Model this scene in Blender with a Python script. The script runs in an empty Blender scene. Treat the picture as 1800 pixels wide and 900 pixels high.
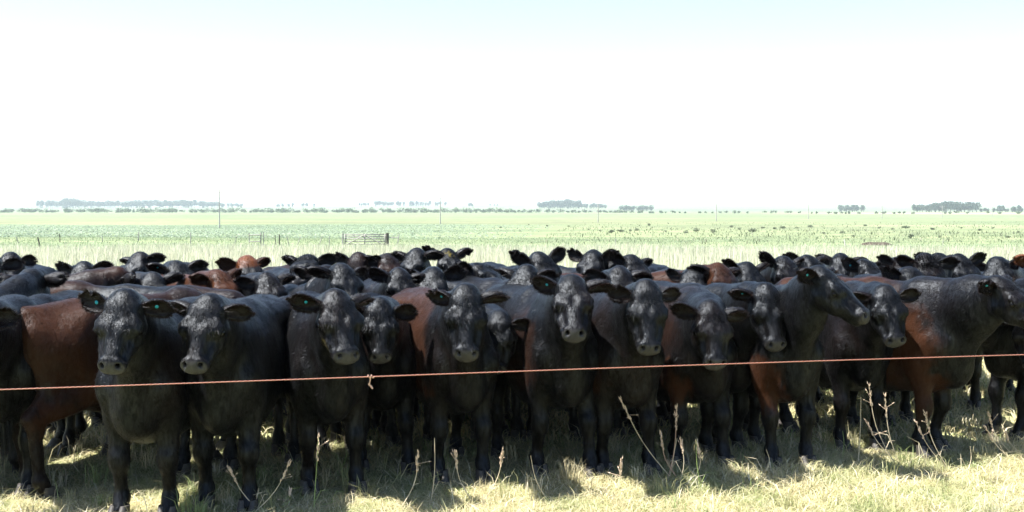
import bpy, math, time
import numpy as np
from mathutils import Matrix, Vector
T0 = time.time()
R = math.radians
sc = bpy.context.scene
COL = sc.collection

# ------------------------------------------------------------------ camera
F_PX, CX, CY, CAM_H = 2150.0, 900.0, 450.0, 1.70
PITCH = math.atan(83.0 / F_PX)
cam = bpy.data.cameras.new('camera')
cam.sensor_width = 36.0
cam.lens = 36.0 * F_PX / 1800.0
cam.clip_start = 0.1
cam.clip_end = 30000.0
cam_o = bpy.data.objects.new('camera', cam)
COL.objects.link(cam_o)
cam_o.location = (0, 0, CAM_H)
cam_o.rotation_euler = (math.pi / 2 - PITCH, 0, 0)
sc.camera = cam_o

# ------------------------------------------------------------------ sky, sun, exposure
SUN_EL, SUN_AZ = 62.0, -99.0          # azimuth from +Y (away from camera) towards +X: -90 = from the left
SKY_STRENGTH, SUN_STRENGTH, EXPOSURE = 0.078, 5.0, 1.88
w = bpy.data.worlds.new('World'); sc.world = w; w.use_nodes = True
nt = w.node_tree
sky = nt.nodes.new('ShaderNodeTexSky'); sky.sky_type = 'NISHITA'; sky.sun_disc = False
sky.sun_elevation = R(SUN_EL); sky.sun_rotation = R(SUN_AZ)
sky.air_density = 1.0; sky.dust_density = 0.7; sky.ozone_density = 1.0
nt.links.new(sky.outputs[0], nt.nodes['Background'].inputs[0])
nt.nodes['Background'].inputs[1].default_value = SKY_STRENGTH
sun = bpy.data.lights.new('sun', 'SUN'); sun.energy = SUN_STRENGTH; sun.angle = R(0.53); sun.color = (1.0, 0.965, 0.90)
sun_o = bpy.data.objects.new('sun', sun); COL.objects.link(sun_o)
sdir = Vector((math.sin(R(SUN_AZ)) * math.cos(R(SUN_EL)), math.cos(R(SUN_AZ)) * math.cos(R(SUN_EL)), math.sin(R(SUN_EL))))
sun_o.rotation_euler = sdir.to_track_quat('Z', 'Y').to_euler()
sun_o.location = (-10, 0, 20)
vs = sc.view_settings
vs.view_transform = 'Standard'; vs.look = 'None'; vs.exposure = EXPOSURE; vs.gamma = 1.0; vs.use_curve_mapping = False
sc.cycles.max_bounces = 6; sc.cycles.diffuse_bounces = 3; sc.cycles.glossy_bounces = 2
sc.cycles.transmission_bounces = 3; sc.cycles.volume_bounces = 1; sc.cycles.transparent_max_bounces = 4
sc.cycles.sample_clamp_indirect = 2.0; sc.cycles.caustics_reflective = False; sc.cycles.caustics_refractive = False; sc.cycles.blur_glossy = 1.0
sc.cycles.use_denoising = True; sc.cycles.denoiser = 'OPENIMAGEDENOISE'; sc.cycles.denoising_prefilter = 'ACCURATE'

HAZE_DENSITY = 0.00014

# ------------------------------------------------------------------ helpers
rng = np.random.default_rng(7)

def smooth(a, b, x):
    t = np.clip((x - a) / (b - a), 0, 1)
    return t * t * (3 - 2 * t)

def terrain(x, y):
    x = np.asarray(x, float); y = np.asarray(y, float)
    z = -1.3 * smooth(18, 105, y) - 0.65 * smooth(100, 260, y)
    z = z + 17.0 * smooth(1500, 3400, y) * (0.75 + 0.25 * np.sin(x / 520.0 + 0.6))
    z = z + 0.12 * np.sin(x / 17.0 + y / 29.0) * smooth(40, 110, y) * (1 - smooth(300, 700, y))
    return z

def ray(px, py):
    u = (px - CX) / F_PX; v = (CY - py) / F_PX
    c, s = math.cos(PITCH), math.sin(PITCH)
    return np.array([u, c + s * v, -s + c * v])

def unproject(px, py, depth):
    d = ray(px, py)
    return np.array([0, 0, CAM_H]) + d * (depth / d[1])

def ground_hit(px, py):
    d = ray(px, py); lo = 3.0
    y = lo
    while y < 4000:
        z = CAM_H + d[2] / d[1] * y
        if z <= float(terrain(d[0] / d[1] * y, y)): break
        y *= 1.004
    x = d[0] / d[1] * y
    return np.array([x, y, float(terrain(x, y))])

def hash3(ix, iy, iz, seed):
    n = (ix * 374761393 + iy * 668265263 + iz * 1274126177 + seed * 974711) & 0x7fffffff
    n = ((n ^ (n >> 13)) * 1274126177) & 0x7fffffff
    return ((n ^ (n >> 16)) & 0xffff) / 65535.0

def vnoise(P, freq, seed=0):
    q = P * freq + 1000.0
    i = np.floor(q).astype(np.int64); f = q - i; f = f * f * (3 - 2 * f)
    out = 0
    for dx in (0, 1):
        wx = f[:, 0] if dx else 1 - f[:, 0]
        for dy in (0, 1):
            wy = f[:, 1] if dy else 1 - f[:, 1]
            for dz in (0, 1):
                wz = f[:, 2] if dz else 1 - f[:, 2]
                out = out + wx * wy * wz * hash3(i[:, 0] + dx, i[:, 1] + dy, i[:, 2] + dz, seed)
    return out

def make_mesh(name, V, faces, smooth_on=True, colors=None):
    """faces: list of int arrays, each (n,3) or (n,4)."""
    me = bpy.data.meshes.new(name)
    V = np.asarray(V, np.float32)
    loops = np.concatenate([f.reshape(-1) for f in faces]).astype(np.int32)
    sizes = np.concatenate([np.full(len(f), f.shape[1], np.int32) for f in faces])
    starts = np.concatenate([[0], np.cumsum(sizes)[:-1]]).astype(np.int32)
    me.vertices.add(len(V)); me.vertices.foreach_set('co', V.ravel())
    me.loops.add(len(loops)); me.loops.foreach_set('vertex_index', loops)
    me.polygons.add(len(sizes)); me.polygons.foreach_set('loop_start', starts); me.polygons.foreach_set('loop_total', sizes)
    me.update(calc_edges=True)
    if smooth_on:
        me.polygons.foreach_set('use_smooth', np.ones(len(sizes), bool))
    if colors is not None:
        at = me.color_attributes.new('tint', 'FLOAT_COLOR', 'POINT')
        c = np.ones((len(V), 4), np.float32); c[:, :colors.shape[1]] = colors
        at.data.foreach_set('color', c.ravel())
    return me

def add(name, me, mat=None, parent=None, loc=(0, 0, 0), rotz=0.0, **props):
    o = bpy.data.objects.new(name, me); COL.objects.link(o)
    o.location = loc; o.rotation_euler = (0, 0, rotz)
    if mat is not None and me is not None and len(me.materials) == 0: me.materials.append(mat)
    if parent is not None: o.parent = parent
    for k, v in props.items(): o[k] = v
    return o

def empty(name, loc, rotz=0.0, **props):
    return add(name, None, None, None, loc, rotz, **props)

class MB:
    def __init__(s): s.V = []; s.F3 = []; s.F4 = []; s.n = 0
    def quad_grid(s, P, closed=True):
        P = np.asarray(P, float); r, c = P.shape[:2]; b = s.n
        s.V.append(P.reshape(-1, 3)); s.n += r * c
        for i in range(r - 1):
            for j in range(c if closed else c - 1):
                k = (j + 1) % c
                s.F4.append((b + i * c + j, b + i * c + k, b + (i + 1) * c + k, b + (i + 1) * c + j))
    def fan(s, ring, flip=False):
        ring = np.asarray(ring, float); b = s.n; n = len(ring)
        s.V.append(np.vstack([ring, ring.mean(0)])); s.n += n + 1
        for j in range(n):
            t = (b + j, b + (j + 1) % n, b + n)
            s.F3.append(t[::-1] if flip else t)
    def tube(s, pts, rad, seg=6, caps=True):
        pts = np.asarray(pts, float); rad = np.broadcast_to(rad, (len(pts),)); rings = []
        up = np.array([0.31, 0.17, 0.93])
        for i, p in enumerate(pts):
            t = pts[min(i + 1, len(pts) - 1)] - pts[max(i - 1, 0)]; t = t / (np.linalg.norm(t) + 1e-9)
            a = np.cross(t, up)
            if np.linalg.norm(a) < 0.1: a = np.cross(t, np.array([1.0, 0, 0]))
            a /= np.linalg.norm(a); b = np.cross(t, a)
            an = np.arange(seg) * 2 * math.pi / seg
            rings.append(p + rad[i] * (np.cos(an)[:, None] * a + np.sin(an)[:, None] * b))
        s.quad_grid(rings)
        if caps: s.fan(rings[0], True); s.fan(rings[-1])
    def box(s, c, size, M=None):
        h = np.array(size) / 2
        P = np.array([[x, y, z] for x in (-1, 1) for y in (-1, 1) for z in (-1, 1)]) * h
        if M is not None: P = P @ np.asarray(M).T
        P = P + np.array(c); b = s.n; s.V.append(P); s.n += 8
        for f in ((0, 1, 3, 2), (4, 6, 7, 5), (0, 4, 5, 1), (2, 3, 7, 6), (0, 2, 6, 4), (1, 5, 7, 3)):
            s.F4.append(tuple(b + i for i in f))
    def mesh(s, name, smooth_on=True, colors=None):
        fs = []
        if s.F3: fs.append(np.array(s.F3))
        if s.F4: fs.append(np.array(s.F4))
        return make_mesh(name, np.vstack(s.V), fs, smooth_on, colors)

# ------------------------------------------------------------------ materials
def new_mat(name):
    m = bpy.data.materials.new(name); m.use_nodes = True
    return m, m.node_tree.nodes, m.node_tree.links, m.node_tree.nodes['Principled BSDF']

def simple_mat(name, col, rough=0.7, spec=0.5, noise=0.0, nscale=20):
    m, N, L, b = new_mat(name)
    b.inputs['Roughness'].default_value = rough; b.inputs['Specular IOR Level'].default_value = spec
    if noise:
        tc = N.new('ShaderNodeTexCoord'); n = N.new('ShaderNodeTexNoise'); n.inputs['Scale'].default_value = nscale; n.inputs['Detail'].default_value = 4
        r = N.new('ShaderNodeValToRGB')
        r.color_ramp.elements[0].position = 0.3; r.color_ramp.elements[1].position = 0.7
        r.color_ramp.elements[0].color = (*[c * (1 - noise) for c in col], 1); r.color_ramp.elements[1].color = (*[min(1, c * (1 + noise)) for c in col], 1)
        L.new(tc.outputs['Object'], n.inputs['Vector']); L.new(n.outputs['Fac'], r.inputs['Fac']); L.new(r.outputs['Color'], b.inputs['Base Color'])
    else:
        b.inputs['Base Color'].default_value = (*col, 1)
    return m

def coat_material():
    """black hide; vertex tint R = how brown, G = bare muzzle skin, B = how red"""
    m, N, L, b = new_mat('cattle_coat')
    at = N.new('ShaderNodeVertexColor'); at.layer_name = 'tint'
    sep = N.new('ShaderNodeSeparateColor'); L.new(at.outputs['Color'], sep.inputs['Color'])
    tc = N.new('ShaderNodeTexCoord')
    mp = N.new('ShaderNodeMapping'); mp.inputs['Scale'].default_value = (1, 1, 0.22); L.new(tc.outputs['Object'], mp.inputs['Vector'])
    n1 = N.new('ShaderNodeTexNoise'); n1.inputs['Scale'].default_value = 230; n1.inputs['Detail'].default_value = 3; n1.inputs['Distortion'].default_value = 0.6
    L.new(mp.outputs[0], n1.inputs['Vector'])
    n2 = N.new('ShaderNodeTexNoise'); n2.inputs['Scale'].default_value = 14; n2.inputs['Detail'].default_value = 5
    L.new(tc.outputs['Object'], n2.inputs['Vector'])
    def mix(f, a, c):
        x = N.new('ShaderNodeMix'); x.data_type = 'RGBA'
        if f is not None: L.new(f, x.inputs[0])
        for i, v in ((6, a), (7, c)):
            if isinstance(v, tuple): x.inputs[i].default_value = (*v, 1)
            else: L.new(v, x.inputs[i])
        return x.outputs[2]
    black = mix(n2.outputs['Fac'], (0.0009, 0.0009, 0.0011), (0.0024, 0.0023, 0.0026))
    brown = mix(n2.outputs['Fac'], (0.018, 0.0070, 0.0036), (0.040, 0.0165, 0.0085))
    red = mix(n2.outputs['Fac'], (0.080, 0.025, 0.009), (0.15, 0.052, 0.018))
    c = mix(sep.outputs[0], black, brown)
    c = mix(sep.outputs[2], c, red)
    c = mix(sep.outputs[1], c, (0.030, 0.028, 0.028))
    inv = N.new('ShaderNodeMath'); inv.operation = 'SUBTRACT'; inv.inputs[0].default_value = 1.0; L.new(at.outputs['Alpha'], inv.inputs[1])
    c = mix(inv.outputs[0], c, (0.17, 0.135, 0.025))
    L.new(c, b.inputs['Base Color'])
    rr = N.new('ShaderNodeMapRange'); rr.inputs[1].default_value = 0; rr.inputs[2].default_value = 1; rr.inputs[3].default_value = 0.40; rr.inputs[4].default_value = 0.36
    L.new(sep.outputs[1], rr.inputs[0]); L.new(rr.outputs[0], b.inputs['Roughness'])
    sp = N.new('ShaderNodeMapRange'); sp.inputs[1].default_value = .34; sp.inputs[2].default_value = .68; sp.inputs[3].default_value = .08; sp.inputs[4].default_value = .30
    n4 = N.new('ShaderNodeTexNoise'); n4.inputs['Scale'].default_value = 44; n4.inputs['Detail'].default_value = 4; n4.inputs['Distortion'].default_value = 1.2
    mp4 = N.new('ShaderNodeMapping'); mp4.inputs['Scale'].default_value = (1, 1, 0.28); L.new(tc.outputs['Object'], mp4.inputs['Vector']); L.new(mp4.outputs[0], n4.inputs['Vector'])
    L.new(n4.outputs['Fac'], sp.inputs[0])
    bw = N.new('ShaderNodeMath'); bw.operation = 'MULTIPLY_ADD'; bw.inputs[1].default_value = -0.65; bw.inputs[2].default_value = 1.0; L.new(sep.outputs[0], bw.inputs[0])
    bm2 = N.new('ShaderNodeMath'); bm2.operation = 'MULTIPLY'; L.new(sp.outputs[0], bm2.inputs[0]); L.new(bw.outputs[0], bm2.inputs[1]); L.new(bm2.outputs[0], b.inputs['Specular IOR Level'])
    b.inputs['Sheen Weight'].default_value = 0.006; b.inputs['Sheen Roughness'].default_value = 0.45
    b.inputs['Sheen Tint'].default_value = (0.8, 0.9, 1.0, 1)
    b.inputs['Specular Tint'].default_value = (.80, .88, 1.0, 1)
    bp = N.new('ShaderNodeBump'); bp.inputs['Strength'].default_value = 0.45; bp.inputs['Distance'].default_value = 0.006
    mp3 = N.new('ShaderNodeMapping'); mp3.inputs['Scale'].default_value = (1, 1, 0.3); L.new(tc.outputs['Object'], mp3.inputs['Vector'])
    n3 = N.new('ShaderNodeTexNoise'); n3.inputs['Scale'].default_value = 42; n3.inputs['Detail'].default_value = 2; n3.inputs['Distortion'].default_value = 1.0
    L.new(mp3.outputs[0], n3.inputs['Vector'])
    bp2 = N.new('ShaderNodeBump'); bp2.inputs['Strength'].default_value = 0.12; bp2.inputs['Distance'].default_value = 0.014
    L.new(n3.outputs['Fac'], bp2.inputs['Height']); L.new(bp2.outputs[0], bp.inputs['Normal'])
    L.new(n1.outputs['Fac'], bp.inputs['Height']); L.new(bp.outputs[0], b.inputs['Normal'])
    return m

M_COAT = coat_material()
M_EYE = simple_mat('eye_dark', (0.002, 0.0018, 0.0018), 0.10, 0.14)
M_HOOF = simple_mat('hoof_horn', (0.045, 0.040, 0.036), 0.55, 0.4, 0.35, 30)
M_TAG = simple_mat('tag_turquoise', (0.008, 0.27, 0.36), 0.45, 0.5)

def blade_material(name, trans=0.35):
    m, N, L, b = new_mat(name)
    at = N.new('ShaderNodeVertexColor'); at.layer_name = 'tint'
    tr = N.new('ShaderNodeBsdfTranslucent'); mx = N.new('ShaderNodeMixShader'); mx.inputs[0].default_value = trans
    b.inputs['Roughness'].default_value = 0.55; b.inputs['Specular IOR Level'].default_value = 0.3
    L.new(at.outputs['Color'], b.inputs['Base Color']); L.new(at.outputs['Color'], tr.inputs['Color'])
    L.new(b.outputs[0], mx.inputs[1]); L.new(tr.outputs[0], mx.inputs[2])
    L.new(mx.outputs[0], N['Material Output'].inputs['Surface'])
    return m
M_BLADE = blade_material('grass_blades', 0.42)
M_LEAF = blade_material('leaf_clumps', 0.25)
M_BARK = simple_mat('bark', (0.10, 0.085, 0.07), 0.9, 0.2, 0.3, 3)
M_WOOD = simple_mat('weathered_wood', (0.26, 0.25, 0.23), 0.9, 0.2, 0.35, 8)
M_WOODD = simple_mat('dark_post_wood', (0.07, 0.065, 0.055), 0.9, 0.2, 0.35, 8)

# ------------------------------------------------------------------ ground
def ground_material():
    m, N, L, b = new_mat('pasture')
    b.inputs['Roughness'].default_value = 0.95; b.inputs['Specular IOR Level'].default_value = 0.1
    at = N.new('ShaderNodeVertexColor'); at.layer_name = 'tint'
    tc = N.new('ShaderNodeTexCoord')
    col = at.outputs['Color']
    for scale, amt, stretch in ((9.0, 0.30, 1.0), (0.55, 0.30, 0.35), (0.045, 0.22, 0.25)):
        mp = N.new('ShaderNodeMapping'); mp.inputs['Scale'].default_value = (stretch, 1, 1); L.new(tc.outputs['Object'], mp.inputs['Vector'])
        n = N.new('ShaderNodeTexNoise'); n.inputs['Scale'].default_value = scale; n.inputs['Detail'].default_value = 6
        L.new(mp.outputs[0], n.inputs['Vector'])
        r = N.new('ShaderNodeValToRGB'); r.color_ramp.elements[0].position = 0.32; r.color_ramp.elements[1].position = 0.68
        a = 1 - amt; z = 1 + amt
        r.color_ramp.elements[0].color = (a * 0.92, a, a * 0.95, 1); r.color_ramp.elements[1].color = (z, z * 0.97, z * 0.9, 1)
        L.new(n.outputs['Fac'], r.inputs['Fac'])
        x = N.new('ShaderNodeMix'); x.data_type = 'RGBA'; x.blend_type = 'MULTIPLY'; x.inputs[0].default_value = 1.0
        L.new(col, x.inputs[6]); L.new(r.outputs['Color'], x.inputs[7]); col = x.outputs[2]
    L.new(col, b.inputs['Base Color'])
    return m

GREEN = np.array([0.145, 0.178, 0.115]); STRAW = np.array([0.23, 0.23, 0.165]); CROP = np.array([0.128, 0.168, 0.120])
HAY = np.array([0.33, 0.32, 0.20]); PALE = np.array([0.25, 0.235, 0.18]); DIRT = np.array([0.16, 0.12, 0.08])

def ground_tint(x, y):
    P = np.stack([x, y, 0 * x], 1)
    n1 = vnoise(P, 0.02, 3) - 0.5; n2 = vnoise(P * [0.3, 1, 1], 0.05, 5) - 0.5; n3 = vnoise(P * [0.12, 1, 1], 0.012, 9)
    c = np.tile(HAY, (len(x), 1))
    def lay(c, col, wgt): return c * (1 - wgt[:, None]) + col * wgt[:, None]
    yy = y + 8 * n2
    c = lay(c, STRAW, smooth(14, 28, yy))
    c = lay(c, GREEN, smooth(66, 82, yy))
    mixg = np.array([0.155, 0.178, 0.115])
    c = lay(c, mixg, smooth(98, 112, yy))
    # left crop field
    crop = smooth(122, 128, y + 4 * n2) * (1 - smooth(270, 300, y)) * smooth(0, -40, x - 0.07 * y) * 0.8
    c = lay(c, CROP, crop)
    rgt = smooth(110, 128, yy) * (1 - smooth(230, 330, yy)) * (1 - smooth(0, -14, x - 0.07 * y))
    c = lay(c, STRAW * 0.9, rgt * smooth(0.45, 0.75, n3) * 0.8)
    strip = smooth(290, 310, yy) * (1 - smooth(360, 400, yy)) * smooth(120, -40, x)
    c = lay(c, np.array([0.155, 0.155, 0.11]), strip * 0.7)
    c = lay(c, np.array([0.142, 0.168, 0.112]), smooth(380, 520, y))
    c = lay(c, PALE, smooth(820, 860, y) * (1 - smooth(1080, 1130, y)) * smooth(190, 260, x))
    c = lay(c, np.array([0.105, 0.12, 0.095]), smooth(1350, 1700, y) * (0.5 + 0.5 * smooth(0.4, 0.6, vnoise(P * [0.35, 1, 1], 0.004, 12))))
    return np.clip(c * (1 + 0.25 * n1[:, None]), 0, 1)

xs = np.unique(np.concatenate([np.linspace(-24, 24, 97), np.sign(np.linspace(-1, 1, 121)) * np.abs(np.linspace(-1, 1, 121)) ** 2.4 * 6000]))
ys = np.unique(np.concatenate([np.linspace(-40, 2, 12), np.linspace(2, 130, 150), np.geomspace(130, 9000, 170)]))
GX, GY = np.meshgrid(xs, ys)
gx, gy = GX.ravel(), GY.ravel()
gz = terrain(gx, gy) + np.where((gy < 60), 0.035 * (vnoise(np.stack([gx, gy, 0 * gx], 1), 1.4, 2) - 0.65), 0)
r_, c_ = GX.shape
idx = np.arange(r_ * c_).reshape(r_, c_)
quads = np.stack([idx[:-1, :-1], idx[:-1, 1:], idx[1:, 1:], idx[1:, :-1]], -1).reshape(-1, 4)
M_GROUND = ground_material()
add('ground', make_mesh('ground', np.stack([gx, gy, gz], 1), [quads], True, ground_tint(gx, gy)), M_GROUND, kind='structure')

# ------------------------------------------------------------------ cattle
def surface_nets(D, ax3):
    S = D < 0
    nx, ny, nz = D.shape
    c = np.zeros((nx - 1, ny - 1, nz - 1), np.int8)
    for dx in (0, 1):
        for dy in (0, 1):
            for dz in (0, 1):
                c += S[dx:nx - 1 + dx, dy:ny - 1 + dy, dz:nz - 1 + dz]
    act = np.argwhere((c > 0) & (c < 8))
    vid = np.full(c.shape, -1, np.int64); vid[act[:, 0], act[:, 1], act[:, 2]] = np.arange(len(act))
    acc = np.zeros((len(act), 3)); cnt = np.zeros(len(act))
    corners = [(x, y, z) for x in (0, 1) for y in (0, 1) for z in (0, 1)]
    val = {k: D[act[:, 0] + k[0], act[:, 1] + k[1], act[:, 2] + k[2]] for k in corners}
    for a in corners:
        for ax in range(3):
            if a[ax]: continue
            b = list(a); b[ax] = 1; b = tuple(b)
            va, vb = val[a], val[b]; m = (va < 0) != (vb < 0)
            t = va[m] / (va[m] - vb[m])
            p = np.tile(np.array(a, float), (m.sum(), 1)); p[:, ax] = t
            acc[m] += p; cnt[m] += 1
    G = act + acc / cnt[:, None]
    V = np.stack([np.interp(G[:, i], np.arange(len(ax3[i])), ax3[i]) for i in range(3)], 1)
    quads = []
    for ax in range(3):
        a0 = [slice(1, -1)] * 3; a0[ax] = slice(0, -1)
        a1 = [slice(1, -1)] * 3; a1[ax] = slice(1, None)
        s0, s1 = S[tuple(a0)], S[tuple(a1)]
        e = np.argwhere(s0 != s1)
        flip = s0[e[:, 0], e[:, 1], e[:, 2]]
        e = e + 1; e[:, ax] -= 1
        u, v = (ax + 1) % 3, (ax + 2) % 3
        def at(du, dv):
            q = e.copy(); q[:, u] += du; q[:, v] += dv
            return vid[q[:, 0], q[:, 1], q[:, 2]]
        q = np.stack([at(-1, -1), at(0, -1), at(0, 0), at(-1, 0)], 1)
        q[~flip] = q[~flip][:, ::-1]
        quads.append(q)
    q = np.vstack(quads)
    return V, q[(q >= 0).all(1)]

class Field:
    def __init__(s, h, fine=None): s.h = h; s.P = []; s.fine = fine
    def cone(s, a, b, ra, rb, k=0.05, n=None, q=1.0, sub=False):
        s.P.append((np.array(a, float), np.array(b, float), ra, rb, k, None if n is None else np.array(n, float), q, sub))
    def ball(s, a, r, k=0.04, n=None, q=1.0, sub=False): s.cone(a, a, r, r, k, n, q, sub)
    def build(s):
        h = s.h
        lo = np.min([np.minimum(p[0], p[1]) - max(p[2], p[3]) * max(1, p[6]) for p in s.P if not p[7]], 0) - 4 * h
        hi = np.max([np.maximum(p[0], p[1]) + max(p[2], p[3]) * max(1, p[6]) for p in s.P if not p[7]], 0) + 4 * h
        lo[2] = max(lo[2], -2 * h)
        ax = []
        for i in range(3):
            if s.fine is None: ax.append(np.arange(lo[i], hi[i] + h, h)); continue
            f0, f1, hf = s.fine[0][i], s.fine[1][i], s.fine[2]
            q, cur = [lo[i]], lo[i]
            while cur < hi[i] + h:
                g = max(f0 - cur, cur - f1, 0.0)
                cur += min(h, hf + 0.25 * g); q.append(cur)
            ax.append(np.array(q))
        n = np.array([len(a_) for a_ in ax])
        D = np.full(n, 0.3, np.float32)
        for a, b, ra, rb, k, nn, q, sub in s.P:
            m = max(ra, rb) * max(1, q) + k + 2 * h
            i0 = np.array([np.searchsorted(ax[j], min(a[j], b[j]) - m) for j in range(3)])
            i1 = np.array([np.searchsorted(ax[j], max(a[j], b[j]) + m) for j in range(3)])
            if (i1 <= i0).any(): continue
            sl = tuple(slice(i0[j], i1[j]) for j in range(3))
            X = (ax[0][sl[0]] - a[0]).astype(np.float32)[:, None, None]
            Y = (ax[1][sl[1]] - a[1]).astype(np.float32)[None, :, None]
            Z = (ax[2][sl[2]] - a[2]).astype(np.float32)[None, None, :]
            ab = b - a
            if nn is not None and q != 1.0:
                nn = nn / np.linalg.norm(nn)
                g = (X * nn[0] + Y * nn[1] + Z * nn[2]) * (1 / q - 1)
                X = X + g * nn[0]; Y = Y + g * nn[1]; Z = Z + g * nn[2]
                ab = ab + nn * (ab @ nn) * (1 / q - 1)
            L2 = float(ab @ ab)
            if L2 > 1e-10:
                t = np.clip((X * ab[0] + Y * ab[1] + Z * ab[2]) / L2, 0, 1)
                d = np.sqrt((X - t * ab[0]) ** 2 + (Y - t * ab[1]) ** 2 + (Z - t * ab[2]) ** 2) - (ra + (rb - ra) * t)
            else:
                d = np.sqrt(X * X + Y * Y + Z * Z) - ra
            d = d.astype(np.float32); o = D[sl]
            if sub:
                hh = np.maximum(k - np.abs(o + d), 0) / k
                D[sl] = np.maximum(o, -d) + hh * hh * k / 4
            else:
                hh = np.maximum(k - np.abs(o - d), 0) / k
                D[sl] = np.minimum(o, d) - hh * hh * k / 4
        return surface_nets(D, ax)

E_LOCAL = np.array([0.115, 0.0, 0.064])
NECK = np.array([0.50, 0.0, 0.93]); NECK_LEN = 0.50

def head_axes(yaw, pitch, roll=0.0):
    """columns: forward along the face, cow's left, dorsal; yaw 0 faces the camera (-Y), positive turns to +X"""
    y, p = R(yaw), R(pitch)
    f = np.array([math.sin(y) * math.cos(p), -math.cos(y) * math.cos(p), -math.sin(p)])
    l = np.array([math.cos(y), math.sin(y), 0.0])
    u = np.cross(f, l)
    c, s = math.cos(R(roll)), math.sin(R(roll))
    l, u = c * l + s * u, -s * l + c * u
    return np.stack([f, l, u], 1)

def solve_pose(c):
    """where the cow stands, from where its face is (or its head from where it stands)"""
    s = c.get('s', 1.0); phi = c.get('phi', 0.0); th = R(phi - 90)
    ct, st = math.cos(th), math.sin(th)
    RZ = np.array([[ct, -st, 0], [st, ct, 0], [0, 0, 1]])
    H = head_axes(c.get('yaw', 0), c.get('pitch', 55), c.get('roll', math.sin(c.get('px', 7) * 12.9) * 7))
    a = c.get('neck', None)
    if a is None: a = max(-45, min(45, 0.5 * (c.get('yaw', 0) - phi)))
    L = NECK_LEN * s
    if 'root' in c:
        root = np.array([c['root'][0], c['root'][1], 0.0]); p = R(c.get('npitch', 10))
        J = NECK * s + L * np.array([math.cos(p) * math.cos(R(a)), math.cos(p) * math.sin(R(a)), math.sin(p)])
        return root, th, J, RZ.T @ H, s
    E = unproject(c['px'], c['py'], c['d'])
    J = E - H @ (E_LOCAL * s)
    sp = max(-0.90, min(0.90, (J[2] - NECK[2] * s) / L)); cp = math.sqrt(1 - sp * sp)
    Jb = np.array([NECK[0] * s + L * cp * math.cos(R(a)), L * cp * math.sin(R(a)), 0])
    root = np.array([J[0] - (ct * Jb[0] - st * Jb[1]), J[1] - (st * Jb[0] + ct * Jb[1]), 0.0])
    return root, th, RZ.T @ (J - root), RZ.T @ H, s

def hair_cards(V, Q, n, length, width, flow, lift, r, sel=None):
    """single-triangle hairs lying along a flow direction on a quad surface"""
    A = V[Q[:, 0]]; N = np.cross(V[Q[:, 2]] - A, V[Q[:, 3]] - V[Q[:, 1]]); ar = np.linalg.norm(N, axis=1); N = N / (ar[:, None] + 1e-12)
    wgt = ar if sel is None else ar * sel
    i = r.choice(len(Q), n, p=wgt / wgt.sum())
    u, v = r.random((2, n, 1))
    P = (A[i] * (1 - u) + V[Q[i, 1]] * u) * (1 - v) + (V[Q[i, 3]] * (1 - u) + V[Q[i, 2]] * u) * v
    nn = N[i]; f = flow(P, nn) + r.normal(0, 0.35, (n, 3)); f = f - nn * (f * nn).sum(1)[:, None]; f /= np.linalg.norm(f, axis=1)[:, None] + 1e-9
    d = f + nn * (lift * (0.4 + 1.2 * r.random((n, 1)))); d /= np.linalg.norm(d, axis=1)[:, None]
    side = np.cross(nn, f) * (width * (0.6 + 0.8 * r.random((n, 1))))
    ln = length * (0.5 + r.random((n, 1)))
    P = P - nn * 0.002
    HN = nn + f * r.normal(0, .30, (n, 1)) + np.cross(nn, f) * r.normal(0, .30, (n, 1)); HN /= np.linalg.norm(HN, axis=1)[:, None]
    return np.stack([P + side, P - side, P + d * ln], 1).reshape(-1, 3), i, np.repeat(HN, 3, axis=0)

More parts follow.
